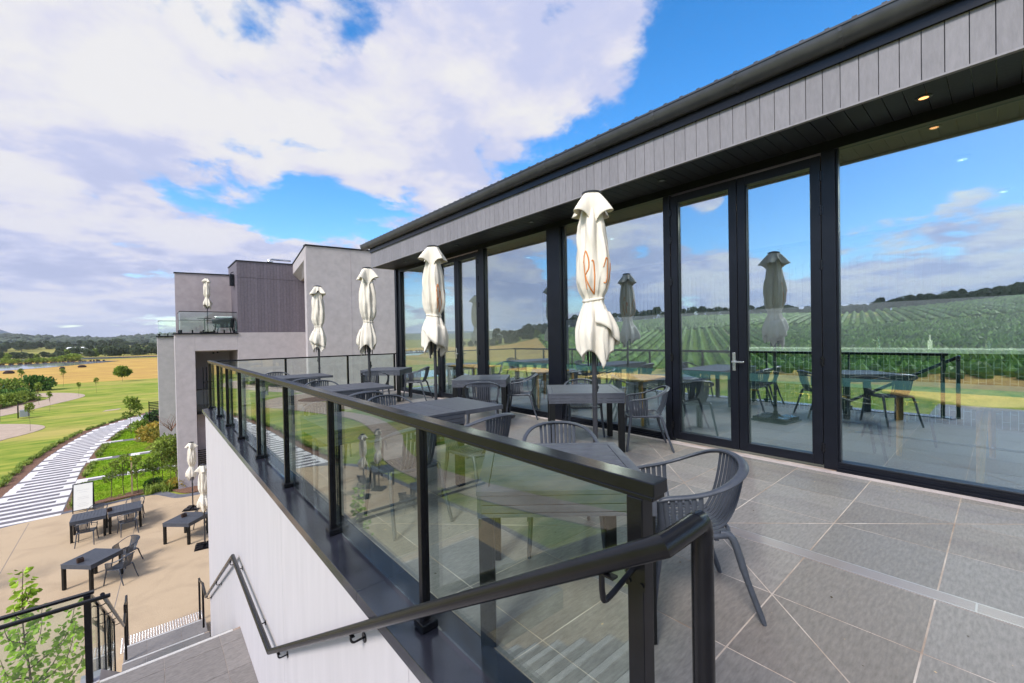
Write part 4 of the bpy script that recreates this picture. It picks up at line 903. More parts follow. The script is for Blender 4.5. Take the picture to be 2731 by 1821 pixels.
RS = [0.01, 20, 45, 60, 75, 90, 110, 130, 150, 180, 210, 240, 270, 300, 330, 360, 400, 440, 470, 500, 540, 580, 620, 650, 700, 760, 820, 900, 1000, 1150, 1300, 1450, 1600, 1750, 1900, 2100, 2500, 3000, 3600, 4200, 4600, 5000, 5800, 7000, 9000]
def zone(az, r):
    if -180 <= az < -43:
        if r < 55: return 1
        if r < 75: return 2
        edge = 330+60*math.sin(az*.11)
        if r < 300: return 3 if not (-66 > az > -74.5 and 150 < r < 220) else 5
        if r < 330: return 5
        if r < 395 and az > -74: return 3
        return 4 if r < 900 else 6
    if r < 106: return 1
    if r < 330: return 2
    if r < 760: return 4
    return 6 if r < 2600 else 7
if True:
    vs = []; fs = []; mi = []
    na = len(AZS)
    for r in RS:
        for a in AZS:
            t = math.radians(a); x, y = r*math.sin(t), r*math.cos(t); vs.append((x, y, height(x, y)))
    for i in range(len(RS)-1):
        for k in range(na):
            k2 = (k+1) % na; fs.append((i*na+k, i*na+k2, (i+1)*na+k2, (i+1)*na+k))
            am = AZS[k]+.4; mi.append(zone(am, (RS[i]+RS[i+1])/2))
    def ground(n, c, c2, sc, bump=.5, bs=3, c3=None, st=None): return mat(n, c, 1, 0, 0, sc, bump, bs, .1, col2=c2, bdist=.05, detail=9, stretch=st, patch=c3)
    X['lawn'] = ground('lawn_grass', (.10, .205, .018), (.40, .385, .07), .8, .8, 14, st=(.45, 1.5, 1), c3=(.09, (.50, .38, .12), .75))
    X['lawn2'] = ground('bright_lawn', (.17, .32, .012), (.30, .46, .03), 3, .9, 40, c3=(.5, (.34, .40, .05), .6))
    X['gold'] = ground('dry_grass', (.36, .20, .06), (.68, .45, .11), .35, .6, 2, st=(.5, 2, 1), c3=(.035, (.42, .22, .08), .6))
    X['pasture'] = ground('pasture', (.20, .20, .05), (.36, .31, .08), .02)
    X['hill'] = ground('wooded_hill', (.09, .11, .07), (.24, .24, .15), .012)
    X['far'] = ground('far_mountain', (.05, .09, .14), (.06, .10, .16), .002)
    X['hillgrass'] = ground('hill_grass', (.30, .36, .05), (.50, .50, .09), .08, c3=(.01, (.30, .38, .06), .7))
    # vineyard: rows
    def vine(n, ang, c1, c2, c3, per=2.6):
        m = bpy.data.materials.new(n); m.use_nodes = True; t = m.node_tree; b = t.nodes['Principled BSDF']; b.inputs['Roughness'].default_value = 1; b.inputs['Specular IOR Level'].default_value = .1
        tcn = t.nodes.new('ShaderNodeTexCoord'); mp = t.nodes.new('ShaderNodeMapping'); mp.inputs['Rotation'].default_value = (0, 0, ang); t.links.new(tcn.outputs['Object'], mp.inputs[0])
        wv = t.nodes.new('ShaderNodeTexWave'); wv.inputs['Scale'].default_value = PI/10/per*2; wv.inputs['Distortion'].default_value = 1.2; wv.inputs['Detail'].default_value = 3; wv.inputs['Detail Scale'].default_value = 3; t.links.new(mp.outputs[0], wv.inputs[0])
        n1_ = t.nodes.new('ShaderNodeTexNoise'); n1_.inputs['Scale'].default_value = .35; n1_.inputs['Detail'].default_value = 8; n1_.inputs['Roughness'].default_value = .7; t.links.new(tcn.outputs['Object'], n1_.inputs[0])
        cr_ = t.nodes.new('ShaderNodeMix'); cr_.data_type = 'RGBA'; cr_.inputs[6].default_value = (*c1, 1); cr_.inputs[7].default_value = (*c2, 1)
        mr = t.nodes.new('ShaderNodeMapRange'); mr.inputs['From Min'].default_value = .38; mr.inputs['From Max'].default_value = .62; t.links.new(n1_.outputs[0], mr.inputs[0]); t.links.new(mr.outputs[0], cr_.inputs[0])
        c_ = t.nodes.new('ShaderNodeMix'); c_.data_type = 'RGBA'; c_.inputs[7].default_value = (*c3, 1); mr2 = t.nodes.new('ShaderNodeMapRange'); mr2.inputs['From Min'].default_value = .5; mr2.inputs['From Max'].default_value = .8; t.links.new(wv.outputs['Fac'], mr2.inputs[0]); t.links.new(mr2.outputs[0], c_.inputs[0]); t.links.new(cr_.outputs[2], c_.inputs[6]); t.links.new(c_.outputs[2], b.inputs['Base Color'])
        return m
    X['vine'] = vine('vineyard_rows', .5, (.10, .22, .02), (.34, .44, .05), (.05, .10, .02), 3.0)
    X['vine2'] = vine('bare_vineyard', 1.9, (.34, .30, .10), (.46, .40, .14), (.12, .16, .04), 3.2)
    me = bpy.data.meshes.new('ground'); me.from_pydata(vs, [], fs)
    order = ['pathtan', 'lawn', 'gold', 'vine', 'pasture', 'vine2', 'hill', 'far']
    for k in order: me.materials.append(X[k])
    for k in range(len(mi)):
        pass
    me.materials.append(X['hillgrass'])
    mi = [8 if (m == 4 and AZS[i % na] < -43) else m for i, m in enumerate(mi)]
    me.polygons.foreach_set('material_index', mi); me.polygons.foreach_set('use_smooth', [True]*len(fs)); me.update()
    go = bpy.data.objects.new('ground', me); COL.objects.link(go); struct(go)

def sheet(name, pts, z, m, th=.03, kind='structure'):
    mb = MB(); 
    a = sum(pts[i][0]*pts[(i+1) % len(pts)][1]-pts[(i+1) % len(pts)][0]*pts[i][1] for i in range(len(pts)))
    if a < 0: pts = pts[::-1]
    o = mb.prism(pts, z-th, z).build(name, m); o['kind'] = kind; return o
# gravel court with bluestone edge
edge = [(p.x, p.y) for p in crom([(-7.6, 13.5, 0), (-7.3, 16, 0), (-7.0, 20, 0), (-6.6, 23.2, 0), (-4.9, 24.85, 0), (-2.8, 25.3, 0), (-1.6, 25.4, 0), (-.2, 25.55, 0), (.45, 25.5, 0), (.75, 24.9, 0), (1.1, 24.35, 0), (1.9, 24.2, 0)], 5)]
ins = [(p.x, p.y) for p in crom([(-7.3, 13.5, 0), (-7.0, 16, 0), (-6.7, 20, 0), (-6.3, 22.9, 0), (-4.8, 24.5, 0), (-2.8, 24.95, 0), (-1.6, 25.05, 0), (-.3, 25.2, 0), (.15, 25.1, 0), (.45, 24.6, 0), (.9, 23.9, 0), (1.9, 23.75, 0)], 5)]
sheet('court_edging', edge+[(9, 24.2), (9, 4), (-7.6, 4)], GZ-.010, X['bluestone'])
sheet('gravel_court', ins+[(9, 23.75), (9, 4), (-7.3, 4)], GZ, X['gravel'])
for p, q_ in (((-3.6, 24.6), (-3.2, 4)), ((-.3, 25), (-.9, 12.8))):
    mb = MB(); mb.beam((p[0], p[1], GZ+.0005), (q_[0], q_[1], GZ+.0005), .012, .003); struct(mb.build('court_joint', X['bluestone']))
# striped path
PL = [(-5.6, 24.6), (-5.3, 27.7), (-5.05, 32), (-4.85, 37.4), (-4.3, 42.7), (-3.4, 47.8), (-2.0, 51.2), (-.1, 55.1), (2.5, 60)]
PR = [(-2.75, 25.2), (-2.78, 27.1), (-2.85, 33), (-2.6, 39.3), (-1.95, 44.4), (-1.3, 48.3), (-.1, 50.8), (2.5, 54.5)]
def bnd(P_, y):
    for (x0, y0_), (x1, y1_) in zip(P_, P_[1:]):
        if y0_ <= y <= y1_: return x0+(x1-x0)*(y-y0_)/(y1_-y0_)
    return P_[0][0] if y < P_[0][1] else P_[-1][0]
PLs = [(p.x, p.y) for p in crom([(a, b, 0) for a, b in PL], 5)]; PRs = [(p.x, p.y) for p in crom([(a, b, 0) for a, b in PR], 5)]
sheet('striped_path', PLs+PRs[::-1], GZ-.006, X['pathgrey'])
mb = MB(); y = 24.9; k = 0
while y < 54:
    if y < 54:
        x0, x1 = bnd(PL, y)+.04, bnd(PR, min(y, 54))-.04
        w = .25
        if x1-x0 > .6:
            mb.box(x0, x1, y, y+w, GZ-.02, GZ+.002, 0)
            if k % 2 == 0: mb.box(x0, x0+.35, y+w+.001, y+.62, GZ-.02, GZ+.002, 0)
            else: mb.box(x1-.35, x1, y+w+.001, y+.62, GZ-.02, GZ+.002, 0)
            if random.random() < .12: mb.box(x0, x0+.35, y+w+.001, y+.62, GZ-.02, GZ+.0022, 0)
    y += .62; k += 1
struct(mb.build('path_stripes', X['pathwhite']))
# mulch strips beside it, bright lawns, cross walks
left = [(x-.62, y) for x, y in PLs]; sheet('garden_bed', left+PLs[::-1], GZ-.012, X['mulch'])
sheet('garden_bed', [(x, y) for x, y in PRs if y < 50]+[(x+.5, y) for x, y in PRs if y < 50][::-1], GZ-.012, X['mulch'])
cw = [29.9, 34.8, 40.4, 46.2]; ys_ = [25.9]+cw+[51]
for k in range(len(ys_)-1):
    a, b = ys_[k]+(.0 if k == 0 else .95), ys_[k+1]
    m = 6; ptsl = [(bnd(PR, a+(b-a)*i/m)+.30, a+(b-a)*i/m) for i in range(m+1)]
    sheet('bright_lawn', ptsl+[(7, b), (7, a)], GZ+.02, X['lawn2'], .06)
for k, y in enumerate(cw):
    mb = MB(); x0 = bnd(PR, y)-.02; mb.box(x0, 7, y+.02, y+.9, GZ-.03, GZ-.002, 0); x = x0
    while x < 5:
        mb.box(x, x+.42, y+.04, y+.88, GZ-.02, GZ+.003, 1); mb.box(x+.421, x+1.05, y+.60, y+.88, GZ-.02, GZ+.003, 1); x += 1.9
    struct(mb.build('cross_walk', [X['pathgrey'], X['pathwhite']]))
sheet('garden_bed', [(p.x, p.y) for p in crom([(-2.3, 25.45, 0), (-1.6, 25.55, 0), (-.2, 25.75, 0), (.55, 25.7, 0), (.85, 25.1, 0), (1.2, 24.5, 0), (1.9, 24.35, 0), (2.6, 25.3, 0), (1.5, 27.2, 0), (.3, 26.6, 0), (-1.4, 26.2, 0)], 4)], GZ+.03, X['mulch'], .05)
sheet('garden_bed', [(p.x, p.y) for p in crom([(-.9, 40.2, 0), (-.3, 38.9, 0), (1.4, 38.6, 0), (2.2, 41, 0), (.6, 42.5, 0)], 4)], GZ+.03, X['mulch'], .05)
sheet('garden_bed', [(p.x, p.y) for p in crom([(-.3, 36.4, 0), (.2, 35.9, 0), (1.6, 36, 0), (1.8, 38.2, 0), (.2, 38.2, 0)], 4)], GZ+.03, X['mulch'], .05)
# tan paths
def ribbon_path(P_, w, z, name='garden_path'):
    C = crom([(a, b, 0) for a, b in P_], 8); L_, R_ = [], []
    for i, p in enumerate(C):
        t = (C[min(i+1, len(C)-1)]-C[max(i-1, 0)]).normalized(); nn = Vector((-t.y, t.x, 0)); ww = w if not hasattr(w, '__call__') else w(i/(len(C)-1))
        L_.append((p.x+nn.x*ww/2, p.y+nn.y*ww/2)); R_.append((p.x-nn.x*ww/2, p.y-nn.y*ww/2))
    mb = MB(); n = len(L_); mb.add([(x, y, z) for x, y in L_+R_]+[(x, y, z-.05) for x, y in L_+R_], [(i+1, i, n+i, n+i+1) for i in range(n-1)]+[(i, i+1, 2*n+i+1, 2*n+i) for i in range(n-1)]+[(n+i+1, n+i, 3*n+i, 3*n+i+1) for i in range(n-1)])
    return struct(mb.build(name, X['pathtan']))
ribbon_path([(-22, 38), (-13, 46), (-9.2, 51.3), (-9.8, 54.5), (-14, 58), (-22, 61), (-34, 61)], 4.6, GZ-.018)
ribbon_path([(-30, 52), (-18, 59), (-12.8, 65), (-10.1, 73), (-8.2, 80.5), (-9.5, 86), (-12.5, 89.5), (-18, 90)], lambda t: 3.4, GZ-.022)
ribbon_path([(-8.6, 49.5), (-12, 38), (-11.2, 30), (-9.2, 24.5), (-8.6, 20), (-9.5, 14), (-12, 6)], 1.7, GZ-.014)
# planted island in the round path and pond garden
sheet('garden_bed', [(-15+4.2*math.cos(t), 52.6+2.6*math.sin(t)) for t in [2*PI*i/20 for i in range(20)]], GZ+.0, X['mulch'], .05)
sheet('garden_bed', [(p.x, p.y) for p in crom([(-15, 66.5, 0), (-11.9, 73, 0), (-10.4, 80.2, 0), (-12.3, 81.5, 0), (-16, 78, 0), (-20, 70, 0), (-22, 64, 0)], 4)], GZ+.01, X['mulch'], .05)
water = mat('still_water', (.30, .33, .42), .06, 0, .08, .1, .1, .6, .8, bdist=.02)
def wsheet(pts, z): return sheet('water', pts, z, water, .01)
wsheet([(-34, 64), (-19, 71), (-16.5, 77.5), (-20, 83), (-40, 80)], GZ-.0)
wsheet([(-75, 160), (-31.8, 184), (-24, 194), (-17, 214), (-8.5, 238), (-12.9, 246), (-26, 250), (-36, 240), (-60, 222), (-110, 210)], GZ+.02)
wsheet([(-130, 276), (-36, 282), (-12, 284), (20, 286), (20, 300), (-20, 322), (-60, 332), (-150, 330)], GZ+.03)
wsheet([(-48, 262), (-20, 258), (12, 246), (12, 251), (-20, 262.5)], GZ+.02) if False else None
sheet('green_strip', [(-130, 266), (-36, 270), (22, 268), (22, 280), (-36, 277), (-130, 273)], GZ+.02, X['lawn'], .05)
sheet('pathtrace', [(-3.6, 60.5), (-2.4, 61), (-2.2, 62), (-3.4, 61.6)], GZ-.03, X['pathtan'], .02)

# ================================================================== VEGETATION
def leaf(mb, p, d, s, w, tone, rnd, fold=.25):
    d = d.normalized(); a = Vector((rnd.gauss(0, 1), rnd.gauss(0, 1), rnd.gauss(0, 1))).cross(d)
    if a.length < 1e-3: a = Vector((1, 0, 0))
    a.normalize(); nn = a.cross(d)
    m = p+d*s*.45
    vs = [p, m+a*w*.5+nn*w*fold, p+d*s, m-a*w*.5+nn*w*fold, p+d*s*.2+a*w*.33+nn*w*fold*.7, p+d*s*.2-a*w*.33+nn*w*fold*.7, p+d*s*.78+a*w*.3+nn*w*fold*.5, p+d*s*.78-a*w*.3+nn*w*fold*.5] if s > .075 and w > .05 else [p, m+a*w*.5, p+d*s, m-a*w*.5]
    if len(vs) == 8: mb.add(vs, [(0, 4, 1, 6, 2), (0, 2, 7, 3, 5)], 0, tone)
    else: mb.add(vs, [(0, 1, 2, 3)], 0, tone)
def blobs(mb, B_, n, s, rnd, shell=.55, up=.3, ratio=.6):
    tot = sum(r[0]*r[1]*r[2] for _, r in B_)
    for c, r in B_:
        tb = rnd.uniform(.7, 1.25)
        for _ in range(max(3, int(n*(r[0]*r[1]*r[2])/tot))):
            d = Vector((rnd.gauss(0, 1), rnd.gauss(0, 1), rnd.gauss(0, 1))).normalized(); k = shell+(1-shell)*rnd.random()**.5
            p = Vector((c[0]+d.x*r[0]*k, c[1]+d.y*r[1]*k, c[2]+d.z*r[2]*k))
            t = tb*rnd.uniform(.75, 1.25); dd = d+Vector((rnd.gauss(0, .6), rnd.gauss(0, .6), rnd.gauss(0, .6)+up))
            ss = s*rnd.uniform(.7, 1.3); leaf(mb, p, dd, ss, ss*ratio, (t, t, t*.95), rnd)
def tree(name, h, crown_z, B_, n, s, m, rnd, trunk=.05, limbs=6):
    r = empty(name); mb = MB(); base = Vector((0, 0, -.1)); top = Vector((rnd.uniform(-.05, .05)*h, rnd.uniform(-.05, .05)*h, crown_z+(h-crown_z)*.6))
    mb.sweep(crom([base, base.lerp(top, .4)+Vector((rnd.uniform(-.02, .02)*h, rnd.uniform(-.02, .02)*h, 0)), top], 4), [trunk*(1-.09*i) for i in range(9)], [trunk*(1-.09*i) for i in range(9)], None, 7)
    for c, rr in B_[:limbs]:
        a = base.lerp(top, rnd.uniform(.45, .8)); mb.sweep([a, a.lerp(Vector(c), .5)+Vector((0, 0, .02*h)), Vector(c)], [trunk*.45, trunk*.3, trunk*.15], [trunk*.45, trunk*.3, trunk*.15], None, 5)
    mb.build('trunk', X['bark'], r, smooth=True)
    mb = MB(); blobs(mb, B_, n, s, rnd); mb.build('crown', m, r); return r
def crownblobs(rnd, h, z0, w, k):
    out = []
    for i in range(k):
        a = rnd.uniform(0, 2*PI); z = z0+(h-z0)*rnd.uniform(.12, .88); t = (z-z0)/(h-z0); R = w*math.sin(PI*min(1, .18+t*.8))*rnd.uniform(.35, .75); s = w*rnd.uniform(.28, .5)
        out.append(((R*math.cos(a), R*math.sin(a), z), (s, s, s*rnd.uniform(.6, .9))))
    return out
rv = random.Random(5)
# far trees: four kinds, shared meshes
FT = []
for k in range(5):
    rnd = random.Random(40+k); h = 10; w = (3.6, 4.4, 3.2, 5.0, 3.9)[k]; z0 = (2.2, 1.2, 3.0, 1.0, 1.6)[k]
    FT.append(tree('gum_tree', h, z0, crownblobs(rnd, h, z0, w, 15), 1500, .95, X['euc'] if k != 4 else X['leafo'], rnd, .28))
SB = []
for k in range(3):
    rnd = random.Random(80+k); b = [((rnd.uniform(-1.2, 1.2), rnd.uniform(-.8, .8), rnd.uniform(.5, 1.3)), (rnd.uniform(.6, 1.0),)*2+(rnd.uniform(.45, .8),)) for _ in range(9)]
    SB.append(tree('shrub', 2.0, .3, b, 900, .34, (X['leafo'], X['leafd'], X['leafr'])[k], rnd, .05))
started = set()
def put(src, x, y, z, s, rz, label, cat, group, sz=None, name=None):
    if id(src) in started: o = copy_tree(src)
    else: o = src; started.add(id(src))
    o.location = (x, y, z); o.rotation_euler.z = rz; o.scale = (s, s, sz or s); tag(o, label, cat, group); 
    if name: o.name = name
    return o
def polar(az, r): t = math.radians(az); return r*math.sin(t), r*math.cos(t)
# belt of tall gums, belt in front of the lake, rounded bushes
for i in range(34):
    az = -13.5+i*.36+rv.uniform(-.1, .1); x, y = polar(az, 690+rv.uniform(-25, 25)); s = rv.uniform(.85, 1.25)
    if az > -6.6 and az < -5.2: s *= .8
    put(FT[i % 4], x, y, height(x, y)-.6, s, rv.uniform(0, 6), 'tall dark gum tree in the farther tree belt below the wooded hill', 'tree', 'trees of the farther belt')
for i in range(46):
    az = -14+i*.36+rv.uniform(-.12, .12); x, y = polar(az, 345+rv.uniform(-6, 14)); s = rv.uniform(.36, .52)*(1.35 if az > -6 else 1)
    put(FT[(i*3) % 5], x, y, height(x, y)-.5, s, rv.uniform(0, 6), 'low dark tree in the belt along the lake shore', 'tree', 'trees along the lake shore', s*.92)
for i in range(36):
    az = -6.2+i*.30+rv.uniform(-.12, .12); r = 430+(i % 3)*70+rv.uniform(-15, 15); x, y = polar(az, r); s = rv.uniform(.55, .8)
    put(FT[(i*2) % 4], x, y, height(x, y)-.5, s, rv.uniform(0, 6), 'dark tree in the wood right of the tree belts', 'tree', 'trees of the wood behind the lake')
for i, az in enumerate((-13, -12.2, -11.9, -9.3, -9.0, -8.7, -8.0, -7.5, -7.1, -6.6, -6.1, -5.7, -5.45, -12.5)):
    x, y = polar(az+.0, 262+rv.uniform(-4, 4)); s = rv.uniform(1.0, 1.5)*(1.45 if i > 10 else 1)
    put(SB[0], x, y, height(x, y), s, rv.uniform(0, 6), 'rounded olive bush on the near shore of the far lake', 'shrub', 'bushes on the lake shore', s*.8)
# hillside behind the camera, seen mirrored in the windows
gh = 'trees on the mirrored hillside'
for i in range(70):
    az = -38-i*.72+rv.uniform(-.3, .3); r = 480+rv.uniform(-12, 30)
    if az < -73.5: continue
    x, y = polar(az, r); s = rv.uniform(.9, 1.35)*(1.25 if az > -60 else 1)
    put(FT[i % 4], x, y, height(x, y)-.6, s, rv.uniform(0, 6), 'tree on the crest of the hill, seen mirrored in the windows', 'tree', gh)
for i in range(30):
    az = -73.7-i*.2+rv.uniform(-.2, .2); x, y = polar(az, 520+rv.uniform(-10, 20)); s = rv.uniform(.8, 1.2)
    put(FT[i % 4], x, y, height(x, y)-.6, s, rv.uniform(0, 6), 'tree on the crest of the hill, seen mirrored in the windows', 'tree', gh)
for i in range(10):
    x, y = polar(-79.2-i*.25, 500+rv.uniform(-8, 12)); put(FT[i % 4], x, y, height(x, y)-.6, rv.uniform(.7, 1.0), rv.uniform(0, 6), 'tree on the crest of the hill, seen mirrored in the windows', 'tree', gh)
for i in range(15):
    az = -80.5-i*.75+rv.uniform(-.2, .2); x, y = polar(az, 505+rv.uniform(-10, 10)); s = rv.uniform(.45, .8)
    put(FT[i % 5], x, y, height(x, y)-.4, s, rv.uniform(0, 6), 'single small tree along the grassy hilltop, seen mirrored in the windows', 'tree', 'single trees on the grassy hilltop')
for i in range(34):
    az = -81.2-i*.36+rv.uniform(-.12, .12); x, y = polar(az, 400+rv.uniform(-12, 12)); s = rv.uniform(.7, 1.0)
    put(FT[(i*3+1) % 4], x, y, height(x, y)-.4, s, rv.uniform(0, 6), 'tree in the dark row between vineyard and grass, seen mirrored in the windows', 'tree', 'tree row above the vineyard')
for i in range(26):
    az = -33-i*.55+rv.uniform(-.3, .3); x, y = polar(az, 330+rv.uniform(-10, 30)); s = rv.uniform(.4, .75)
    put(FT[(i*3) % 5], x, y, height(x, y)-.4, s, rv.uniform(0, 6), 'tree in the valley, seen mirrored in the far windows', 'tree', 'valley trees')
# wooded hills: one mass
mb = MB(); rnd = random.Random(3)
for i in range(2600):
    az = rnd.uniform(-16, 14); r = rnd.uniform(800, 1900); x, y = polar(az, r); s = rnd.uniform(5, 11)
    if noise.noise(Vector((x*.006, y*.006, 2))) < -.12: continue
    h = height(x, y); t = rnd.uniform(.6, 1.3); n = 6; vs = [(x, y, h+s*rnd.uniform(.8, 1.1))]
    for ring, (rr, zz__) in enumerate(((.55, .75), (.85, .4), (.6, .0))):
        for k in range(n): a = 2*PI*(k+.5*ring)/n; q = rnd.uniform(.8, 1.2)*rr*s; vs.append((x+q*math.cos(a), y+q*math.sin(a), h+s*zz__))
    fs = [(0, 1+k, 1+(k+1) % n) for k in range(n)]+[(1+j*n+k, 1+(j+1)*n+k, 1+(j+1)*n+(k+1) % n, 1+j*n+(k+1) % n) for j in range(2) for k in range(n)]
    mb.add(vs, fs, 0, (t, t, t))
tag(mb.build('forest', leafm('forest_leaf', (.035, .05, .03), (.085, .10, .06), 0)), 'bush covered slopes of the distant hills', 'forest', None, 'stuff')
# near shrubs and trees around the court
GS = 'young trees beside the gravel court'
def sapling(seed, h, n, s, m, z0=.5, w=.45, kind='young_tree'):
    rnd = random.Random(seed); return tree(kind, h, z0*h, crownblobs(rnd, h, z0*h, w, 9), n, s, m, rnd, .016, 9)
sp1 = sapling(1, 1.75, 420, .085, X['leafo'], .4, .38); sp2 = sapling(2, 1.9, 800, .10, X['leafo'], .35, .7); sp3 = sapling(3, 2.3, 500, .15, X['leafo'], .45, .5)
for x, y, s, rz, l in [(-1.34, 25.95, 1.0, 0, 'thin young tree first right of the signboard, in the mulch bed'), (-.92, 26.15, 1.1, 1, 'thin young tree second right of the signboard'), (-.42, 25.9, 1.05, 2.2, 'thin young tree third right of the signboard, past the yellow stake'), (.12, 26.2, .9, 3, 'thin young tree left of the reddish shrubs by the court')]:
    put(sp1, x, y, GZ, s, rz, l, 'tree', GS)
for x, y, s, rz, l in [(.45, 26.4, 1.25, 0, 'bushy young tree with yellow-green leaves near the closed court umbrella'), (1.05, 26.0, 1.15, 2, 'bushy young tree right behind the closed court umbrella'), (.75, 27.0, 1.2, 4, 'bushy young tree in front of the grey building corner')]:
    put(sp2, x, y, GZ, s, rz, l, 'tree', GS)
put(sp3, -1.05, 43.2, GZ, 1.25, 0, 'young tree at the bend of the striped path left of the slat screen', 'tree', GS)
for x, y, s, l in [(-3.55, 106, 2.4, 'round green tree standing alone at the border of the lawn and dry grass')]:
    o = put(SB[0] if False else sapling(9, 2.3, 1500, .35, X['leafo'], .35, 1.0), x, y, GZ, 1.15, 0, l, 'tree', None)
s5 = sapling(12, 3.4, 200, .20, X['leafo'], .5, .30)
for x, y, s, l in [(-10.6, 101, 1.3, 'wind bent dark sapling left of the round green tree, in the dry grass'), (-15.6, 104, 1.35, 'dark sapling in the dry grass above the garden, farthest left'), (-7.9, 65.5, .85, 'thin sapling on the lawn beside the curving path'), (-7.3, 51.5, .95, 'thin sapling at the edge of the round tan path'), (-10.3, 60, 1.0, 'thin sapling at the left edge of the lawn'), (-7.0, 80.5, .8, 'thin sapling where the curving path ends'), (-5.6, 85, .9, 'thin sapling on the lawn right of the curving path'), (-9.6, 73, 1.1, 'leafy sapling in the planted strip along the curving path')]:
    put(s5, x, y, GZ, s*.8, rv.uniform(0, 6), l, 'tree', 'saplings on the lawn')
for x, y, s, k, l in [(-12.8, 97, 1.25, 1, 'big dark green shrub mass above the curving path, right'), (-15.3, 94, 1.15, 0, 'yellow-green shrub above the curving path, middle'), (-18.0, 90, 1.1, 0, 'yellow-green shrub above the curving path, left'), (-12.2, 83, .75, 1, 'dark low shrub in the pond garden, right'), (-13.8, 80, .8, 1, 'dark low shrub in the pond garden, middle'), (-15.6, 76, .95, 0, 'tall light shrub beside the pond'),
                      (-16.8, 71, .5, 0, 'low light shrub left of the pond garden'), (-12.6, 76, .75, 0, 'small shrub on the garden edge above the path'), (-13.6, 72.5, .8, 2, 'small reddish shrub on the garden edge above the path'), (-11.6, 79.5, .7, 0, 'small shrub at the tip of the planted strip'), (-15.2, 69, .8, 0, 'small shrub beside the pale garden rock'),
                      (1.0, 38.2, .62, 2, 'yellow and rust coloured shrub in front of the grey wing'), (.35, 39.4, .7, 2, 'smaller rust coloured shrub left of the yellow one'), (1.3, 31.4, .42, 2, 'yellow-orange shrub against the column of the grey building'), (.6, 46.0, .7, 1, 'low green shrub under the slat screen'), (-.4, 44.0, .5, 0, 'low shrub left of the slat screen'),
                      (1.9, 27.6, .7, 0, 'green shrub before the dark louvres of the grey building'), (.95, 25.7, .3, 2, 'small orange leaved plant in the mulch by the court'), (.1, 26.6, .22, 1, 'dark bushy plant in the mulch by the court')]:
    put(SB[k], x, y, GZ-.02, s, rv.uniform(0, 6), l, 'shrub', None)
# bare shrub against the grey column
bs = MB(); rnd = random.Random(6)
for i in range(22):
    a = rnd.uniform(0, 2*PI); p = Vector((0, 0, 0)); P = [p]; d = Vector((.5*math.cos(a)-.15, .5*math.sin(a), 1.2)).normalized()
    for j in range(5): p = p+d*rnd.uniform(.25, .42); d = (d+Vector((rnd.gauss(0, .3), rnd.gauss(0, .3), .1))).normalized(); P.append(p)
    bs.sweep(P, [.018, .015, .012, .009, .006, .003], [.018, .015, .012, .009, .006, .003], None, 5)
o = bs.build('bare_shrub', mat('reddish_twigs', (.24, .13, .09), .9)); o.location = (.95, 30.6, GZ+1.9); o.scale = (1, 1, .62); tag(o, 'leafless reddish shrub standing against the grey building', 'shrub')
# stakes
for x, y, h, l, m in [(-.65, 25.95, 1.55, 'timber stake with yellow tip in the mulch bed', 'stake'), (.95, 26.25, 1.0, 'leaning pale timber stake behind the court umbrella', 'stake')]:
    r = empty('garden_stake', (x, y, GZ), label=l, cat='stake'); MB().box(-.03, .03, -.03, .03, 0, h).build('post', X[m], r); 
    if h > 1.2: MB().box(-.032, .032, -.032, .032, h+.001, h+.14).build('tip', X['yellow'], r)
# grass tussocks along the path and beds: nobody could count the blades
def tussocks(name, pts, h, m, label, n=38, seed=1, w=.012):
    rnd = random.Random(seed); mb = MB()
    for x, y in pts:
        hh = h*rnd.uniform(.6, 1.25); t0 = rnd.uniform(.7, 1.3)
        for _ in range(n):
            a = rnd.uniform(0, 2*PI); k = rnd.uniform(.1, .9); d = Vector((math.cos(a)*k, math.sin(a)*k, 1)); L_ = hh*rnd.uniform(.6, 1.1); bx = x+rnd.gauss(0, .06*h/.3); by = y+rnd.gauss(0, .06*h/.3)
            sdv = Vector((-math.sin(a), math.cos(a), 0))*w*rnd.uniform(.7, 1.4); t = t0*rnd.uniform(.8, 1.2)
            p0 = Vector((bx, by, GZ)); p1 = p0+d*L_*.6; p2 = p1+Vector((d.x*1.6, d.y*1.6, .25))*L_*.4
            mb.add([p0-sdv, p0+sdv, p1+sdv*.8, p1-sdv*.8, p2], [(0, 1, 2, 3), (3, 2, 4)], 0, (t, t, t))
    return tag(mb.build(name, m), label, 'grass', None, 'stuff')
pts = []
for i in range(170):
    y = 24.8+i*.165*(1+i*.0007)+rv.uniform(-.05, .05); x = bnd(PL, y)-.62+rv.uniform(-.14, .16)
    if y < 54: pts.append((x, y))
tussocks('grass_hedge', pts, .25, X['leafo'], 'row of small tussock plants along the left edge of the striped path', 30, 2, .016)
pts = []
for y in [25.6+.17*i for i in range(155)]:
    if min(abs(y-(c+.45)) for c in cw) > .7 and y < 50: pts.append((bnd(PR, y)+.28+rv.uniform(-.1, .12), y))
tussocks('grass_border', pts, .25, X['leafo'], 'tussock grasses between the striped path and the small lawns', 26, 3, .016)
pts = [(rv.uniform(-.1, 1.9), rv.uniform(25.3, 26.4)) for _ in range(34)]+[(rv.uniform(-.1, .8), rv.uniform(39.0, 41.5)) for _ in range(26)]+[(rv.uniform(-.4, 1.4), rv.uniform(46.8, 48.0)) for _ in range(14)]
tussocks('strappy_plants', pts, .45, X['leafo'], 'strappy green plants in the mulch beds by the grey building', 30, 4, .014)
pts = [(-11.9-.55*t*10+rv.uniform(-.6, .2), 66+16*(1-t)+rv.uniform(-.5, .5)) for t in [i/70 for i in range(70)]]
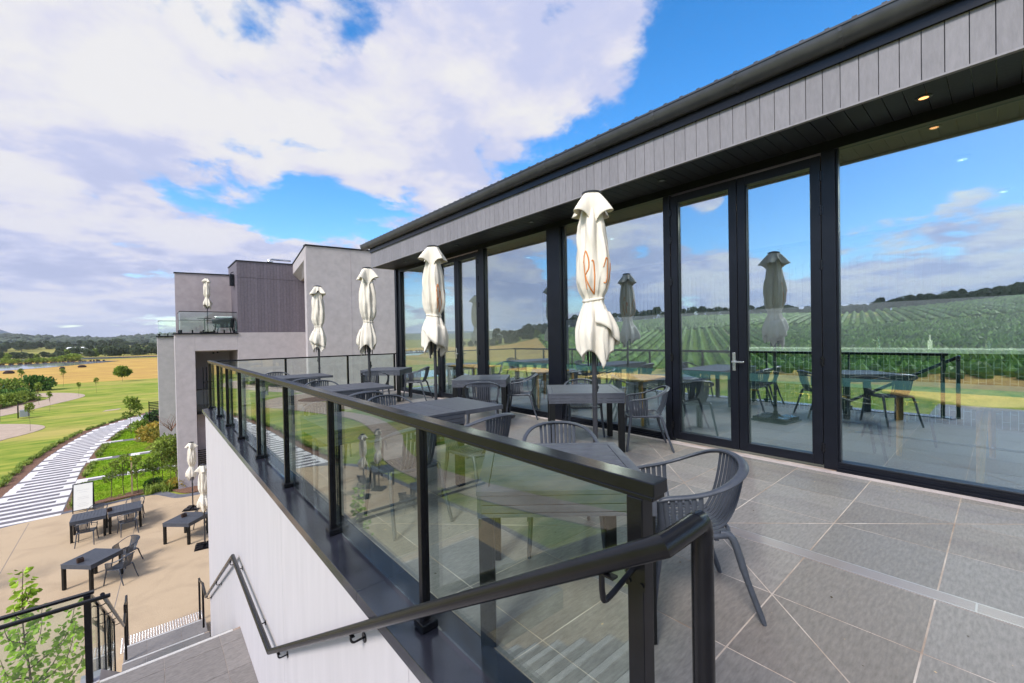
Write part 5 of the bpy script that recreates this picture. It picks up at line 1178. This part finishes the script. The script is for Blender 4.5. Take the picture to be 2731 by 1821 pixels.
pts = [(bx+rv.uniform(-.4, .4), by) for bx, by in [(p.x-.9, p.y) for p in crom([(-15, 66.5, 0), (-11.9, 73, 0), (-10.6, 80.2, 0)], 30)] for _ in range(2)]
tussocks('groundcover', pts, .6, X['leafo'], 'low pale groundcover plants lining the curving tan path', 30, 5, .03)
rd = []
for (x0, y0_), (x1, y1_) in (((-110, 210), (-60, 222)), ((-60, 222), (-36, 240)), ((-36, 240), (-26, 250)), ((-26, 250), (-12.9, 246))):
    m = int(math.hypot(x1-x0, y1_-y0_)/1.1)
    rd += [(x0+(x1-x0)*i/m+rv.uniform(-.6, .6), y0_+(y1_-y0_)*i/m+rv.uniform(0, 1)) for i in range(m)]
tussocks('reeds', rd, .95, mat('dry_reed', (.10, .075, .035), 1, 0, .3, 2), 'dark dry reeds along the far bank of the pond', 26, 6, .07)
# tufts of lawn on the little lawns and short lawn tufts
def turf(name, reg, n, h, m, label, seed):
    rnd = random.Random(seed); mb = MB()
    for _ in range(n):
        x, y = reg(rnd); t = rnd.uniform(.7, 1.3); z = GZ+.015
        for _ in range(4):
            a = rnd.uniform(0, 2*PI); d = Vector((math.cos(a)*.5, math.sin(a)*.5, 1))*h*rnd.uniform(.6, 1.2); s_ = Vector((-math.sin(a), math.cos(a), 0))*.011; p = Vector((x+rnd.gauss(0, .03), y+rnd.gauss(0, .03), z)); mb.add([p-s_, p+s_, p+d], [(0, 1, 2)], 0, (t, t, t))
    return tag(mb.build(name, m), label, 'grass', None, 'stuff')
def reg(r):
    while True:
        y = r.uniform(25.9, 50); x = r.uniform(bnd(PR, y)+.35, 1.2)
        if min(abs(y-(c+.46)) if c-.05 < y < c+.98 else 9 for c in cw) > .5 and (y > 27 or x < -.9): return x, y
turf('lawn_blades', reg, 16000, .055, X['lawn2'], 'short bright grass blades of the small lawns', 1)
# pear tree at the lower left
pt = empty('pear_tree', (-1.52, 9.75, GZ), label='young pear tree with glossy light green leaves behind the landing balustrade', cat='tree')
rnd = random.Random(17); mb = MB(); lf = MB()
main = crom([(.25, .3, 0), (.12, .12, .9), (.05, .02, 1.9), (.0, .0, 2.7), (.02, 0, 3.46)], 6)
mb.sweep(main, [.024*(1-.036*i) for i in range(len(main))], [.024*(1-.036*i) for i in range(len(main))], None, 8)
br = []
for i, (z, a, l) in enumerate([(.9, 1.0, .9), (1.05, -2.0, .7), (1.25, .2, 1.05), (1.35, 2.6, .6), (1.5, -.5, .95), (1.65, .8, .8), (1.75, -2.8, .5), (1.9, .1, .85), (2.05, 2.0, .45), (2.15, -.9, .5), (2.35, 3.0, .35), (2.5, .5, .36), (2.7, -2.0, .28), (2.85, 1.2, .25), (3.0, -.6, .2)]):
    p = min(main, key=lambda q: abs(q.z-z)); P = crom([p, p+Vector((math.cos(a), math.sin(a)*.6, .75))*l*.45, p+Vector((math.cos(a)*.75, math.sin(a)*.45, 1.15))*l*.8], 5)
    mb.sweep(P, [.012*(1-.08*j) for j in range(len(P))], [.012*(1-.08*j) for j in range(len(P))], None, 6); br.append((P, l))
mb.build('trunk', X['bark'], pt, smooth=True)
def leaves(P, step, jit, rnd):
    for a, b in zip(P, P[1:]):
        m = max(1, int((b-a).length/step))
        for j in range(m):
            p = a.lerp(b, (j+rnd.random())/m); an = rnd.uniform(0, 2*PI); d = Vector((math.cos(an), math.sin(an), rnd.uniform(-.5, .5)))
            q = p+d*rnd.uniform(.02, jit); s = rnd.uniform(.06, .10); t = rnd.uniform(.6, 1.45); leaf(lf, q, d+Vector((0, 0, rnd.uniform(-1.0, .3))), s, s*.82, (t, t, t*.8), rnd, .18)
for P, l in br: leaves(P, .012, .07, rnd)
leaves([p for p in main if p.z > 1.0], .008, .10, rnd)
lf.build('crown', X['leaf'], pt)
# small things on the lawn
mb = MB(); mb.box(-.3, .3, -.25, .25, .1, .75); o = mb.build('utility_box', X['bin'], bevel=.03); o.location = (-9.0, 61.2, GZ); tag(o, 'small pale utility box on the lawn beside the path', 'box')
MB().box(-.45, -.38, -.1, .1, 0, 1.2).build('post', X['frame'], o)
ps = empty('park_sign', (-16.8, 100, GZ), label='small blue post with flat top beyond the shrubs at the left edge', cat='sign'); bm_ = mat('blue_paint', (.1, .28, .5), .5); MB().box(-.14, .14, -.1, .1, 0, 1.5).build('post', bm_, ps); MB().box(-.5, .5, -.3, .3, 1.5, 1.68).build('top', bm_, ps)
pv = empty('pond_pavilion', (-19.2, 73.0, GZ), label='low white roofed picnic shelter over dark seats by the garden pond', cat='shelter')
MB().box(-3.2, 1.7, -1.6, 1.6, 1.5, 1.68).build('roof', X['whitepaint'], pv, bevel=.03)
for x in (-2.8, 1.3):
    for y in (-1.2, 1.2): MB().box(x-.05, x+.05, y-.05, y+.05, 0, 1.5).build('post', X['bin'], pv)
MB().box(-2.4, .9, -.5, .5, .55, .72).build('bench', X['frame'], pv)
for i, (x, y, w) in enumerate(((-26.4, 163, 2.0), (-18.5, 176, 1.2), (-15.2, 184, 2.0))):
    rk = MB(); n = 12; rnd = random.Random(i)
    vs = [(0, 0, .75)]
    for q, (rr, z) in enumerate(((.6, .68), (1, .35), (.95, 0))):
        for k in range(n): a = 2*PI*k/n; vs.append((w*.5*rr*math.cos(a)*rnd.uniform(.85, 1.1), .5*rr*math.sin(a)*rnd.uniform(.8, 1.1), z*rnd.uniform(.9, 1.1)))
    rk.add(vs, [(0, 1+k, 1+(k+1) % n) for k in range(n)]+[(1+j*n+k, 1+(j+1)*n+k, 1+(j+1)*n+(k+1) % n, 1+j*n+(k+1) % n) for j in range(2) for k in range(n)])
    o = rk.build('boulder', mat('dark_boulder', (.03, .015, .015), .9)); o.location = (x, y, GZ); tag(o, ('dark long boulder on the near pond bank, leftmost', 'small dark boulder on the near pond bank, between two longer ones', 'dark long boulder on the near pond bank, rightmost')[i], 'boulder', 'boulders on the pond bank')
r_ = MB(); rnd = random.Random(8); vs = [(0, 0, .5)]
for q, (rr, z) in enumerate(((.6, .42), (1, .2), (.95, 0))):
    for k in range(10): a = 2*PI*k/10; vs.append((.8*rr*math.cos(a)*rnd.uniform(.8, 1.1), .5*rr*math.sin(a)*rnd.uniform(.8, 1.1), z))
r_.add(vs, [(0, 1+k, 1+(k+1) % 10) for k in range(10)]+[(1+j*10+k, 1+(j+1)*10+k, 1+(j+1)*10+(k+1) % 10, 1+j*10+(k+1) % 10) for j in range(2) for k in range(10)])
o = r_.build('garden_rock', X['rock']); o.location = (-13.6, 70.2, GZ); tag(o, 'pale brown rock in the planted strip by the pond garden', 'rock')
# far farm house
fh = empty('farm_house', (-44, 520, height(-44, 520)), label='tiny white roofed farm building among the distant trees', cat='house'); MB().box(-9, 9, -4, 4, 0, 3).build('wall', X['whitepaint'], fh); MB().ext([(-4.6, 3), (4.6, 3), (0, 5.2)], 'x', -9.5, 9.5).build('roof', X['whitepaint'], fh)
print('objects', len(bpy.data.objects), 'verts', sum(len(m.vertices) for m in bpy.data.meshes))
# vines of the slope behind the camera: rows of clumps, one mass
mb = MB(); rnd = random.Random(21)
def vines(az0, az1, r0, r1, sp, step, ang, hh, tone):
    ca, sa = math.cos(ang), math.sin(ang)
    R_ = int(r1/sp)+2
    for i in range(-R_, R_):
        for j in range(int(-r1/step), int(r1/step)):
            u, v = i*sp, j*step+rnd.uniform(-.3, .3)*step; x, y = u*ca-v*sa, u*sa+v*ca
            if x > -20: continue
            rr = math.hypot(x, y)
            if not r0 < rr < r1: continue
            az = math.degrees(math.atan2(x, y))
            if not az0 < az < az1 or rnd.random() < .12: continue
            s_ = step*.62*rnd.uniform(.8, 1.2); h = height(x, y); t = tone*rnd.uniform(.6, 1.35); vs = [(x, y, h+hh*rnd.uniform(.85, 1.2))]
            for k in range(5): a = 2*PI*k/5+i; q = s_*rnd.uniform(.7, 1.15); vs.append((x+q*math.cos(a), y+q*math.sin(a)*.8, h+hh*.45)); 
            for k in range(5): a = 2*PI*k/5+i; vs.append((x+s_*.5*math.cos(a), y+s_*.5*math.sin(a), h-.05))
            mb.add(vs, [(0, 1+k, 1+(k+1) % 5) for k in range(5)]+[(1+k, 6+k, 6+(k+1) % 5, 1+(k+1) % 5) for k in range(5)], 0, (t, t, t))
vines(-96, -43, 70, 215, 3.0, 1.7, math.radians(64), 1.7, 1.0); vines(-66, -43, 215, 400, 4.2, 2.6, math.radians(30), 2.0, .8); vines(-96, -66, 230, 385, 4.2, 2.6, math.radians(80), 2.0, .95)
tag(mb.build('vineyard', leafm('vine_leaf', (.10, .22, .02), (.30, .44, .05), .1)), 'rows of green vines covering the slope mirrored in the windows', 'vineyard', None, 'stuff')
print('total verts', sum(len(m.vertices) for m in bpy.data.meshes))

HAZE = MB().box(-9500, 9500, -9500, 9500, GZ-1.5, 420).build('haze', None) if False else None
if True:
    hz = MB().box(-7000, 7000, -7000, 7200, GZ-12, 330)
    hm = bpy.data.materials.new('thin_haze'); hm.use_nodes = True; t = hm.node_tree; t.nodes.clear(); o = t.nodes.new('ShaderNodeOutputMaterial'); v = t.nodes.new('ShaderNodeVolumePrincipled'); v.inputs['Color'].default_value = (.93, .96, 1, 1); v.inputs['Density'].default_value = 1.1e-4; t.links.new(v.outputs[0], o.inputs['Volume'])
    ho = hz.build('haze', hm); ho['kind'] = 'stuff'; tag(ho, 'thin pale haze over the far hills')

# crumbs, grit and a few dry leaves lying on the tiles
mb = MB(); rnd = random.Random(77)
for _ in range(170):
    x, y = rnd.uniform(1.25, 5.2), rnd.uniform(-1.2, 6); z = .001; a = rnd.uniform(0, 6.28); l = rnd.choice((.003, .004, .006, .009)); w = l*rnd.uniform(.4, .9); t = rnd.choice((.25, .6, 1.6, 2.2))
    c, q = math.cos(a), math.sin(a); mb.add([(x-l*c, y-l*q, z), (x+w*q, y-w*c, z+.001), (x+l*c, y+l*q, z+.002), (x-w*q, y+w*c, z+.001)], [(0, 1, 2, 3)], 0, (t, t*.9, t*.75))
tag(mb.build('floor_grit', mat('grit', (.25, .2, .14), .9, tone=True)), 'grit and crumbs scattered on the terrace tiles', 'grit', None, 'stuff')
mb = MB(); mb.beam((2.28, 1.06, .006), (2.34, 1.04, .006), .012, .01)
